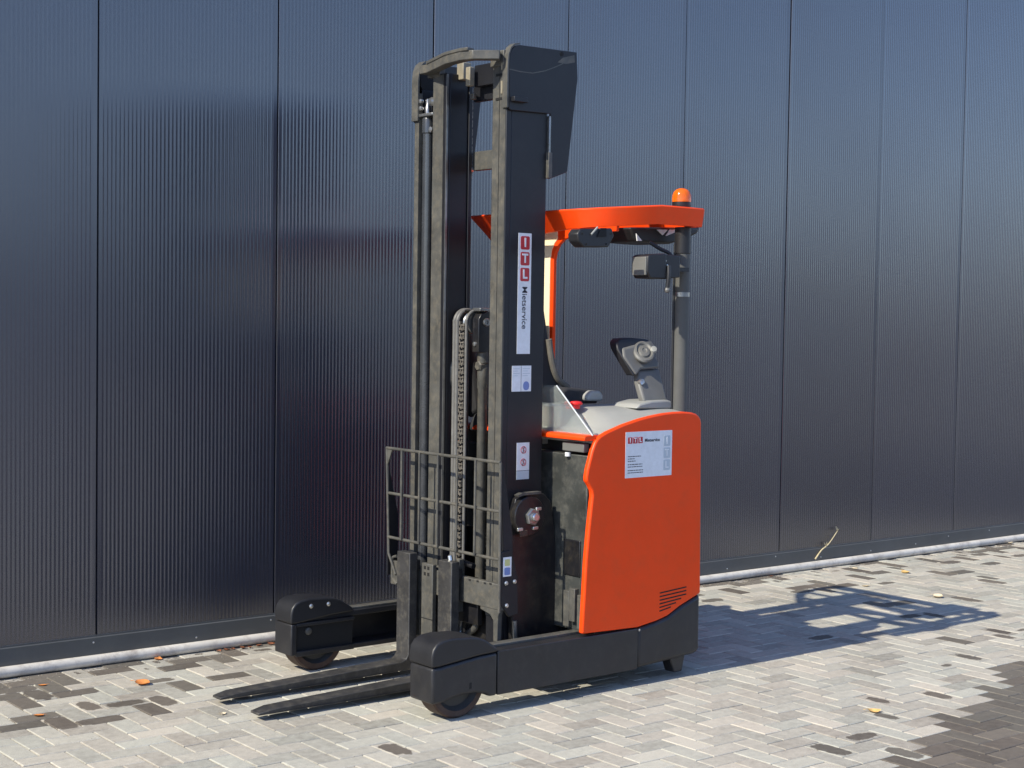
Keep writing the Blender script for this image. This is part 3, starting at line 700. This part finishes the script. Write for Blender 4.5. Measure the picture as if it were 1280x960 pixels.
q = MB(); q.box(.672, .694, YN-.02, YN+.01, 2.40, 2.52); q.build('roller_strip', M_RAIL, tp, .002)
# nylon pads and bolts on the near head
for z0, z1 in ((2.88, 2.915), (2.77, 2.83)):
    MB().box(XF-.012, XF, YN+.012, YN+.033, z0, z1).build('nylon_pad', M_NYLON, T, .003)
MB().box(XF-.006, XF, YN+.0, YN+.075, 2.855, 2.866).build('head_ledge', M_VOID, T)
MB().box(XF-.006, XF, YN+.0, YN+.075, 2.745, 2.756).build('head_ledge', M_VOID, T)
# top cross beam, bowed forward
tops = [(.43, .905), (.428, .83), (.335, .56), (.322, .44), (.33, .40), (.415, .32)]
q = MB(); q.bar([(x, y, 2.962) for x, y in tops], -.05, .042); q.build('top_beam', M_RAIL, T, .004)
q = MB(); q.bar([(x-.004, y, 2.976) for x, y in tops[1:5]], -.05, .016); q.build('top_beam_lip', M_RAIL, T, .003)
MB().box(XF-.004, XF+.03, .80, .90, 2.905, 2.962).build('beam_bracket', M_RAIL, T, .003)
MB().box(XF-.012, XF+.02, .30, .40, 2.90, 2.97).build('beam_bracket', M_RAIL, T, .004)
# cross members seen between the columns
def crossm(px0_, py0, px1_, py1, xx, m_, name, ext=0., th=.03):
    a, b = front(px0_, py0, xx), front(px1_, py1, xx)
    return MB().box(xx, xx+th, b.y-ext, a.y, b.z, a.z).build(name, m_, T, .004)
crossm(591, 190, 616, 211, .60, M_RAIL, 'cross_member', .1)
crossm(593, 82, 616, 105, .52, M_MAST, 'cross_member', .08)
crossm(592, 109, 616, 124, .56, M_MAST, 'cross_member', .08)
crossm(571, 79, 579, 99, .50, M_NYLON, 'nylon_pad', 0, .05)
crossm(582, 84, 587, 107, .47, M_NYLON, 'nylon_pad', 0, .03)
crossm(587, 117, 592, 124, .52, M_RAIL, 'chain_anchor', 0, .02)
# chains hanging in the head
def chain(name, x, y, z0, z1, wd, th=.010, pitch=.021, parent=T):
    q = MB(); n = int((z1-z0)/pitch)
    for i in range(n):
        z = z0+pitch*i
        for k in range(4):
            yy = y-wd/2+wd*k/3.5
            if k in (1, 2) and i % 2: continue
            off = 0 if (i+k) % 2 else pitch*.45
            q.box(x-th/2, x+th/2, yy, yy+wd/6, z+off+.001, z+off+pitch*.8)
        q.box(x-th*.25, x+th*.25, y-wd/2-.002, y+wd/2+.004, z+pitch*.3, z+pitch*.55)
    return tag(q.build(name, M_CHAIN, parent), kind='stuff')
fz = front(591, 225, .6); fy = front(590, 200, .6)
chain('mast_chain', .6, fy.y+.02, fz.z, 2.86, .035)
for dy in (.0, .03):
    q = MB(); q.tube([(.62, fy.y+.075+dy, 2.88), (.62, fy.y+.07+dy, 2.6), (.62, fy.y+.05+dy, fz.z-.02)], .012, 8); q.build('mast_hose', M_BLACK, T)
q = MB(); q.lathe((.585, fy.y-.0, fz.z+.05), (-1, 0, 0), [(0, -.02), (.012, -.02), (.012, .01), (0, .014)], 10); q.build('bolt', M_BOLT, T)
# free lift cylinder with sheave, chain and hose
xf_ = .56
c0 = front(603, 500, xf_); tz = front(600, 388, xf_).z
q = MB(); q.lathe((xf_, c0.y, .3), (0, 0, 1), [(0, 0), (.024, 0), (.024, 1.10), (.027, 1.105), (.027, 1.2), (.023, 1.205), (.023, 1.22), (.028, 1.225), (.028, 1.33), (.02, 1.34), (0, 1.34)], 28); fl = q.build('free_lift_cylinder', M_RAIL, T)
zc = tz-.062
q = MB(); q.lathe((xf_-.02, c0.y+.03, zc), (0, 1, 0), [(0, 0), (.05, 0), (.054, .004), (.05, .012), (.05, .03), (.054, .036), (.05, .04), (0, .04)], 36); q.build('sheave', M_STEEL, fl)
q = MB(); q.prism([(xf_-.05, zc-.14), (xf_-.05, zc+.02), (xf_-.035, zc+.045), (xf_, zc+.058), (xf_+.04, zc+.05), (xf_+.05, zc-.14)], c0.y-.028, c0.y+.022); q.build('sheave_yoke', M_PLATE, fl, .003)
p = MB(); p.lathe((xf_-.005, c0.y-.027, zc+.005), (0, -1, 0), [(0, -.01), (.02, -.01), (.02, .006), (.016, .009), (.009, .009), (.008, .004), (0, .004)], 20); p.build('sheave_pin', M_STEEL, fl)
p = MB(); p.lathe((xf_-.05, c0.y-.0, zc-.1), (-1, 0, 0), [(0, -.01), (.011, -.01), (.011, .006), (0, .009)], 12); p.build('bolt', M_BOLT, fl)
q = MB(); q.box(xf_-.045, xf_+.03, c0.y-.03, c0.y+.03, tz-.004, tz+.012); q.build('sheave_guard', M_STEEL, fl, .003)
q = MB(); q.box(xf_-.05, xf_-.0, c0.y+.035, c0.y+.085, tz-.006, tz+.004); q.build('sheave_guard', M_PLATE, fl, .003)
def over_sheave(r, y):
    return [(xf_-.02-r, y, .45), (xf_-.02-r, y, 1.0), (xf_-.02-r, y, zc-.05)]+[(xf_-.02-r*math.cos(a), y, zc+r*math.sin(a)) for a in (0., .5, 1.0, 1.5, 2.1)]
for r, y, rr in ((.062, c0.y+.098, .011), (.062, c0.y+.119, .011), (.062, c0.y+.028, .0075)):
    q = MB(); q.tube(over_sheave(r, y), rr, 10); q.build('lift_hose', M_HOSE, fl)
chain('lift_chain', xf_-.078, c0.y+.066, .5, zc+.01, .034, parent=fl)
q = MB(); q.lathe((xf_-.07, c0.y+.155, 1.40), (0, 0, 1), [(0, 0), (.014, .01), (.02, .04), (.02, .1), (.012, .13), (0, .135)], 14); q.build('hose_fitting', M_RAIL, fl)
q = MB(); q.lathe((xf_-.024, c0.y, 1.51), (-1, 0, 0), [(0, -.02), (.026, -.02), (.026, .004), (.02, .01), (0, .01)], 6); q.build('cylinder_valve', M_RAIL, fl)
# ---- reach carriage: near side plate and pivot
Yp = .255
pl = SX([(641, 640), (645, 624), (653, 617), (668, 615), (680, 617), (688, 626), (691, 640), (695, 690), (699, 720), (700, 792), (640, 800), (638, 660)], Yp)
q = MB(); q.prism(pl, Yp, Yp+.028); rp = q.build('reach_plate', M_PLATE, T, .004)
pc = side(660, 645, Yp)
q = MB(); q.lathe((pc.x-.012, Yp-.03, pc.z+.004), (0, 1, 0), [(0, 0), (.088, 0), (.092, .004), (.092, .032), (0, .032)], 40); q.build('pivot_disc', M_PLATE, rp)
q = MB(); q.lathe((pc.x, Yp-.03, pc.z), (0, -1, 0), [(0, -.004), (.042, -.004), (.042, .012), (.036, .016), (0, .016)], 6); q.build('pivot_nut', M_STEEL, rp)
q = MB(); q.lathe((pc.x, Yp-.046, pc.z), (0, -1, 0), [(0, -.004), (.02, -.004), (.02, .012), (.015, .018), (0, .018)], 18); q.build('pivot_stud', M_BOLT, rp)
for x, y in ((650, 662), (669, 660), (673, 636)):
    s_ = side(x, y, Yp-.034); q = MB(); q.box(s_.x-.016, s_.x+.016, Yp-.04, Yp-.028, s_.z-.008, s_.z+.008); q.build('grease_tab', M_BOLT, rp, .003)
s_ = side(655, 666, Yp-.034); MB().box(s_.x-.022, s_.x+.022, Yp-.036, Yp-.026, s_.z-.018, s_.z+.012).build('rust_tab', M_TYRE, rp, .003)
q = MB(); q.prism(SX([(646, 619), (652, 616), (675, 614), (675, 617), (653, 619), (647, 621)], Yp-.02), Yp-.03, Yp); q.build('plate_lip', M_RAIL, rp)
q = MB(); q.prism(SX([(690, 634), (697, 636), (699, 660), (702, 668), (702, 700), (697, 702), (693, 690)], .33), .33, .35); q.build('side_bracket', M_VOID, rp)
# mast foot boxes and carriage frame under the mast
MB().box(.45, .74, .30, 1.0, .13, .36).build('reach_carriage', M_PLATE, T, .01)
MB().box(.66, .70, .39, .90, .36, .7).build('valve_block', M_VOID, T, .01)
for y0 in (.145, 1.06):
    q = MB(); q.lathe((.52, y0, .178), (0, 1, 0), [(0, 0), (.06, 0), (.066, .006), (.066, .084), (.06, .09), (0, .09)], 28); q.build('carriage_roller', M_STEEL, T)
    MB().box(.46, .70, y0+.05 if y0 < .5 else y0-.12, y0+.2 if y0 < .5 else y0+.03, .13, .235).build('carriage_arm', M_PLATE, T, .006)
# ---- fork carriage
XC = .36
a, b = front(574, 721, XC), front(625, 753, XC)
cz1, cz0 = .525, .405
q = MB(); q.box(XC, XC+.03, .19, 1.07, cz0, cz1); car = q.build('fork_carriage', M_RAIL, T, .004)
ap = [(front(x, y, XC).y, front(x, y, XC).z) for x, y in ((600, 752), (600, 761), (612, 768), (616, 776), (616, 802), (621, 802), (622, 770), (626, 757))]
q = MB(); q.prism(ap, XC+.002, XC+.026, 'x'); q.build('carriage_hook', M_RAIL, car, .002)
for x, y in ((587, 725), (597, 726.5), (606, 729), (613, 730)):
    s_ = front(x, y, XC-.001); MB().box(XC-.0012, XC+.004, s_.y-.008, s_.y+.008, s_.z-.004, s_.z+.004).build('notch', M_VOID, car)
q = MB(); q.box(XC+.03, XF-.01, .40, .93, .30, .50); q.build('carriage_body', M_PLATE, T, .004)
# near end plate with bolts
pe = SX([(627, 690), (639, 688), (647, 720), (648, 768), (636, 771), (629, 760), (626, 757)], .185)
q = MB(); q.prism(pe, .185, .20); ep = q.build('end_plate', M_MAST, T, .003)
for x, y in ((632.5, 729), (643, 727), (633, 757)):
    s_ = side(x, y, .184); p = MB(); p.lathe(s_, (0, -1, 0), [(0, -.004), (.0105, -.004), (.0105, .004), (.007, .008), (0, .009)], 14); p.build('bolt', M_BOLT, ep)
q = MB(); q.prism(SX([(627, 580), (630, 580), (641, 665), (642, 700), (630, 702)], .19), .193, .203); q.build('backrest_gusset', M_MAST, T, .002)
# centre post and hoses
q = MB(); a = front(527, 703, .335); b = front(539.5, 806, .335); q.box(.335, .36, b.y, a.y, .16, a.z); cp = q.build('centre_post', M_RAIL, T, .004)
for ix in range(2):
    for iz in range(2):
        yy = a.y-.028-.028*ix; zz = a.z-.02-.03*iz
        MB().box(.3338, .338, yy-.008, yy+.008, zz-.009, zz+.007).build('hole', M_VOID, cp)
MB().box(.3335, .337, b.y, a.y, .285, .289).build('seam', M_VOID, cp)
for px_, w_, z0, z1, xx in ((522.5, .03, .18, .50, .37), (545, .05, .20, .54, .38), (571, .03, .35, .60, .36)):
    c_ = front(px_, 740, xx); MB().box(xx, xx+.03, c_.y-w_/2, c_.y+w_/2, z0, z1).build('carriage_strut', M_RAIL, T, .003)
q = MB(); q.tube([front(p_[0], p_[1], .42) for p_ in ((594, 772), (594, 784), (586, 791), (580, 797), (572, 812))], .016, 12); q.build('hydraulic_hose', M_RAIL, T)
q = MB(); q.tube([front(p_[0], p_[1], .40) for p_ in ((576, 775), (575, 784), (576, 792), (583, 797))], .014, 12); q.build('hydraulic_hose', M_STEEL, T)
q = MB(); q.tube([front(p_[0], p_[1], .43) for p_ in ((586, 770), (588, 778), (584, 786))], .012, 12); q.build('hydraulic_hose', M_BLACK, T)
q = MB(); q.tube([front(p_[0], p_[1], .42) for p_ in ((575, 712), (574, 706), (579, 703), (592, 708))], .014, 12); q.build('hydraulic_hose', M_BLACK, T)
q = MB(); q.tube([front(p_[0], p_[1], .5) for p_ in ((590, 799), (600, 802), (614, 808))], .008, 8); q.build('hydraulic_hose', M_RAIL, T)
q = MB(); q.cyl(side(643, 776, .24), side(643.5, 800, .24), .012, n=14); q.build('tilt_rod', M_STEEL, T)
# ---- forks
def fork(y0, y1):
    xs, zt = .285, .598
    prof = [(xs+.048, zt), (xs, zt), (xs, .105), (xs-.012, .082), (xs-.035, .072), (-.655, .047), (-.728, .037), (-.728, .026), (-.2, .026), (xs+.02, .03), (xs+.04, .045), (xs+.048, .07)]
    q = MB(); q.prism(prof, y0, y1)
    for v in q.bm.verts:
        if v.co.x < -.645:
            t = (-.645-v.co.x)/.083; c = (y0+y1)/2; v.co.y = c+(v.co.y-c)*(1-.32*t)
    o = q.build('fork', M_FORK, T, .004)
    MB().box(xs+.03, xs+.075, y0+.012, y1-.012, cz1-.012, cz1+.035).build('fork_hook', M_MAST, o, .003)
    return o
fork(.468, .572); fork(.803, .908)
q = MB(); q.lathe(front(563, 698, .33), (0, .3, 1), [(0, -.01), (.012, -.01), (.012, .012), (0, .02)], 10); q.build('locking_pin', M_BOLT, T)
# ---- load backrest
XB_ = .347
bk = MB(); bk.tube([(XB_, 1.096, 1.086), (XB_, .192, 1.086)], .0075, 10, False); lbk = bk.build('load_backrest', M_RAIL, T)
def brod(a, b, r=.0068): q = MB(); q.tube([a, b], r, 10, False); return q.build('backrest_bar', M_RAIL, lbk)
brod((XB_, .192, 1.086), (XB_, .187, .40)); brod((XB_, 1.094, 1.086), (XB_, 1.068, .56)); brod((XB_, 1.068, .56), (XB_+.01, 1.02, .46))
brod((XB_, 1.07, .862), (XB_, .19, .862), .0075); brod((XB_, 1.075, .642), (XB_, .19, .642), .0075)
for y in (.36, .499, .65, .799, .947): brod((XB_-.013, y, 1.085), (XB_-.013, y, .643), .006)
q = MB(); q.tube([front(x, y, .36) for x, y in ((496, 695), (491, 697), (490.5, 705), (491, 722), (496, 730))], .007, 8); q.build('backrest_bar', M_RAIL, lbk)
q = MB(); q.prism([(1.09, 1.08), (1.09, .99), (1.045, 1.08)], XB_-.003, XB_+.005, 'x'); q.build('backrest_gusset', M_RAIL, lbk)
q = MB(); q.prism([(XB_, 1.0), (XB_, .45), (XB_+.06, .45), (XB_+.06, .75)], 1.075, 1.085); q.build('backrest_gusset', M_MAST, lbk)

# ================================================================== STICKERS
def text_mesh(txt, size, m, parent, M_, name='lettering', bold=0.):
    cu = bpy.data.curves.new(name, 'FONT'); cu.body = txt; cu.size = size; cu.align_x = 'CENTER'; cu.align_y = 'CENTER'; cu.offset = bold; cu.extrude = 0.0004
    o = bpy.data.objects.new(name, cu); COL.objects.link(o)
    dg = bpy.context.evaluated_depsgraph_get(); me = bpy.data.meshes.new_from_object(o.evaluated_get(dg))
    bpy.data.objects.remove(o)
    me.transform(M_); me.materials.clear(); me.materials.append(m)
    r = bpy.data.objects.new(name, me); COL.objects.link(r); r.parent = parent; return r
FACE = Matrix(((1, 0, 0, 0), (0, 0, 1, 0), (0, 1, 0, 0), (0, 0, 0, 1)))    # text x -> x, text y -> z
FACE = Matrix(((1, 0, 0, 0), (0, 0, -1, 0), (0, 1, 0, 0), (0, 0, 0, 1)))
def place(x, y, z, rot=0.): return Matrix.Translation((x, y, z)) @ FACE @ Matrix.Rotation(rot, 4, 'Z')
def flat(name, x0, x1, z0, z1, y, m, parent, th=.0012): return MB().box(x0, x1, y-th, y, z0, z1).build(name, m, parent)
def rrect(name, cx, cz, w_, h_, y, r, m, parent, th=.0008):
    pts = []
    for sx, sz, a0 in ((1, 1, 0), (-1, 1, 90), (-1, -1, 180), (1, -1, 270)):
        for k in range(4):
            a = rad(a0+30*k); pts.append((cx+sx*(w_/2-r)+r*math.cos(a), cz+sz*(h_/2-r)+r*math.sin(a)))
    return MB().prism(pts, y-th, y).build(name, m, parent)
ys = YN-.0005
s1 = flat('sticker', .511, .590, 1.577, 2.138, ys, M_WHITE, T); s1['label'] = 'tall white sticker with red ITL squares and Mietservice lettering'
for k, ch in enumerate('ITL'):
    z = 2.093-k*.0735
    rrect('logo_square', .5515, z, .054, .062, ys-.0013, .008, M_RED, s1)
    text_mesh(ch, .058, M_WHITE, s1, place(.5515, ys-.0028, z), bold=.0018)
text_mesh('Mietservice', .043, M_INK, s1, place(.5515, ys-.0016, 1.792, -math.pi/2), bold=.0003)
s2 = flat('sticker', .484, .538, 1.402, 1.522, ys, M_WHITE, T); s3 = flat('sticker', .541, .600, 1.402, 1.522, ys, M_WHITE, T)
for s_, x0, x1 in ((s2, .49, .53), (s3, .547, .592)):
    for k in range(4): flat('print_line', x0, x1-.012*(k % 2), 1.507-k*.011, 1.5095-k*.011, ys-.0013, M_INKG, s_, .0006)
rrect('seal', .570, 1.428, .036, .042, ys-.0013, .017, M_INKB, s3)
s4 = flat('sticker', .520, .596, 1.032, 1.162, ys, M_WHITE, T); flat('sticker', .520, .596, .99, 1.03, ys, M_INKG, T)
for z in (1.128, 1.070):
    q = MB()
    for k in range(20):
        a0, a1 = 2*math.pi*k/20, 2*math.pi*(k+1)/20; c0_, c1_ = (math.cos(a0), math.sin(a0)), (math.cos(a1), math.sin(a1))
        q.prism([(.56+.018*c0_[0], z+.018*c0_[1]), (.56+.018*c1_[0], z+.018*c1_[1]), (.56+.013*c1_[0], z+.013*c1_[1]), (.56+.013*c0_[0], z+.013*c0_[1])], ys-.0022, ys-.0013)
    q.build('warning_ring', M_INKR, s4)
    MB().prism([(.553, z-.016), (.557, z-.016), (.566, z+.014), (.562, z+.014)], ys-.0030, ys-.0024).build('warning_figure', M_INK, s4)
    MB().prism([(.546, z+.013), (.572, z-.016), (.575, z-.013), (.549, z+.016)], ys-.0038, ys-.0032).build('warning_slash', M_INKR, s4)
# end plate sticker
a, b = side(629, 697, .184), side(639, 720, .184)
s5 = flat('sticker', a.x, b.x, b.z, a.z, .1845, M_WHITE, T)
rrect('pictogram', (a.x+b.x)/2, a.z-.025, .03, .03, .1832, .004, M_YEL, s5); rrect('pictogram', (a.x+b.x)/2, a.z-.065, .034, .034, .1832, .006, M_INKB, s5)
# large sticker on the orange panel
s6 = flat('sticker', .944, 1.252, .999, 1.216, -.0002, M_WHITE, T); s6['label'] = 'large white sticker with red ITL logo on orange side panel'
yl_ = -.0016
for k, ch in enumerate('ITL'):
    rrect('logo_square', .973+k*.0335, 1.176, .029, .030, yl_, .003, M_RED, s6); text_mesh(ch, .030, M_WHITE, s6, place(.973+k*.0335, yl_-.0012, 1.176), bold=.0008)
text_mesh('Mietservice', .0215, M_INK, s6, place(1.118, yl_-.0004, 1.173), bold=.0004)
for k, ch in enumerate('ITL'):
    rrect('pale_square', 1.218, 1.166-k*.058, .044, .05, yl_, .005, M_INKG, s6); text_mesh(ch, .046, M_WHITE, s6, place(1.218, yl_-.0012, 1.166-k*.058), bold=.0008)
for z, x1 in ((1.100, 1.045), (1.089, 1.005), (1.078, 1.01), (1.062, 1.055), (1.051, 1.055), (1.034, 1.06), (1.023, 1.06)):
    x = .96
    while x < x1:
        w_ = random.uniform(.008, .022); flat('print_line', x, min(x+w_, x1), z-.0018, z+.0018, yl_, M_INK, s6, .0005); x += w_+.003

# ================================================================== SMALL THINGS ON THE GROUND
def leaf_mat(name, c): return mat(name, c, .7, noise=.25, scale=60)
LM = {'orange': leaf_mat('orange leaf', (.55, .2, .05)), 'yellow': leaf_mat('yellow leaf', (.62, .4, .14)), 'brown': leaf_mat('brown leaf', (.2, .07, .03)), 'pale': leaf_mat('pale leaf', (.62, .52, .36))}
rl = random.Random(5)
def leaf(px_, py_, size, col, label, z=.0):
    p = ground(px_, py_); p.y = min(p.y, -.09)
    bm = bmesh.new(); n = 7; A = []
    curl = rl.uniform(.5, 1.1); fold = rl.uniform(.25, .6); lobes = rl.randint(0, 1)
    for i in range(n+1):
        t = i/n; wdt = math.sin(math.pi*min(1, t*.92+.06))**.8*.42*(1+.22*math.cos(t*19)*lobes)
        zc_ = .06+curl*(t-.5)**2*.9
        A.append([bm.verts.new(((t-.5), s_*wdt, zc_+abs(s_)*wdt*fold*(1.3 if s_ > 0 else .8))) for s_ in (-1, -.5, 0, .5, 1)])
    for a, b in zip(A, A[1:]):
        for k in range(4): bm.faces.new((a[k], a[k+1], b[k+1], b[k]))
    bmesh.ops.scale(bm, vec=(size,)*3, verts=bm.verts)
    st_ = bmesh.ops.create_cone(bm, cap_ends=True, segments=5, radius1=size*.02, radius2=size*.012, depth=size*.4)
    bmesh.ops.transform(bm, matrix=Matrix.Translation((-.66*size, 0, size*.3)) @ Matrix.Rotation(rad(80), 4, 'Y'), verts=st_['verts'])
    me = bpy.data.meshes.new('fallen_leaf'); bm.to_mesh(me); bm.free(); me.materials.append(LM[col])
    for f in me.polygons: f.use_smooth = True
    zmin = min(v.co.z for v in me.vertices)
    o = bpy.data.objects.new('fallen_leaf', me); COL.objects.link(o); o.location = (p.x, p.y, z-zmin-.001)
    o.rotation_euler.z = rl.uniform(0, 6.28)
    return tag(o, label, 'leaf', 'fallen leaves on the paving')
leaf(178, 856, .075, 'orange', 'large orange fallen leaf lying alone on paving left of the forks'.replace(' left of', ' beyond'))
leaf(1093, 890, .06, 'yellow', 'golden yellow fallen leaf lying alone on pale paving beside damp bricks')
leaf(48, 895, .045, 'orange', 'small orange leaf on dark damp paving bricks')
leaf(53, 857, .04, 'orange', 'small curled orange leaf on damp bricks close to the pipe')
leaf(278, 893, .04, 'pale', 'pale dry leaf scrap on paving just past the fork tips')
leaf(194, 823, .05, 'orange', 'orange leaf lying against the pale pipe')
for x, y, s_ in ((268, 812, .03), (276, 810, .04), (284, 809, .03), (298, 808, .04), (304, 806, .03), (314, 804, .035), (330, 802, .045)):
    leaf(x, y, s_, 'brown', 'small reddish brown leaf gathered against the pale pipe')
leaf(956, 705+14, .03, 'brown', 'dark red leaf lying by the pipe behind the truck')
leaf(1068, 711, .05, 'pale', 'pale leaf beside the pipe beneath the dry weed')
leaf(1082, 733, .05, 'pale', 'pale crumpled leaf beside the truck shadow')
leaf(1132, 716, .07, 'yellow', 'yellowish leaf on far paving beside the pipe')
leaf(1172, 747, .07, 'pale', 'pale yellow leaf beyond the tip of the mast shadow')
leaf(1257, 679, .05, 'pale', 'white scrap lying against the pipe far along the wall')
# dry weed behind the pipe
M_WEED = mat('dry weed', (.5, .42, .25), .7, noise=.3, scale=40)
wd = tag(empty('dry_weed', wallpt(1019, 699, -.016)), 'dry straw coloured weed stalk leaning up from behind the pipe', 'weed')
q = MB(); q.tube([(0, 0, 0), (.06, -.005, .06), (.13, -.01, .10), (.22, -.012, .185)], lambda t: .006-.003*t, 7); q.build('stem', M_WEED, wd)
for k in range(9):
    a = rl.uniform(0, 6.28); r_ = rl.uniform(.01, .03)
    b0 = Vector((.22, -.012, .185)) if k < 6 else Vector((.10, -.01, .085))
    t_ = b0+Vector((r_*math.cos(a), r_*math.sin(a)*.6, rl.uniform(.005, .035)))
    q = MB(); q.quadgrid([[b0, b0+Vector((.004, 0, .002))], [(b0+t_)/2+Vector((-.007, 0, .004)), (b0+t_)/2+Vector((.008, .003, 0))], [t_, t_+Vector((.002, 0, .002))]]); q.build('leaf', M_WEED, wd)

# grit swept up along the pipe and between the bricks
rg = random.Random(21); bm = bmesh.new()
for k in range(2600):
    x = rg.uniform(1.5, 13); y = -.075-abs(rg.gauss(0, .09)) if k < 1700 else rg.uniform(-3.6, -.1)
    r = rg.uniform(.0012, .0036)*(1 if k < 1700 else .8)
    vs = [bm.verts.new((x+r*math.cos(a)*rg.uniform(.7, 1.4), y+r*math.sin(a)*rg.uniform(.7, 1.4), -.001)) for a in (0, 1.6, 3.1, 4.7)]
    t_ = bm.verts.new((x, y, r*rg.uniform(.6, 1.2)))
    for a in range(4): bm.faces.new((vs[a], vs[(a+1) % 4], t_))
me = bpy.data.meshes.new('grit'); bm.to_mesh(me); bm.free(); me.materials.append(mat('grit', (.33, .29, .23), .95, noise=.5, scale=60))
gr = bpy.data.objects.new('grit', me); COL.objects.link(gr); tag(gr, 'fine pale grit gathered along the pipe and joints', 'grit', None, 'stuff')
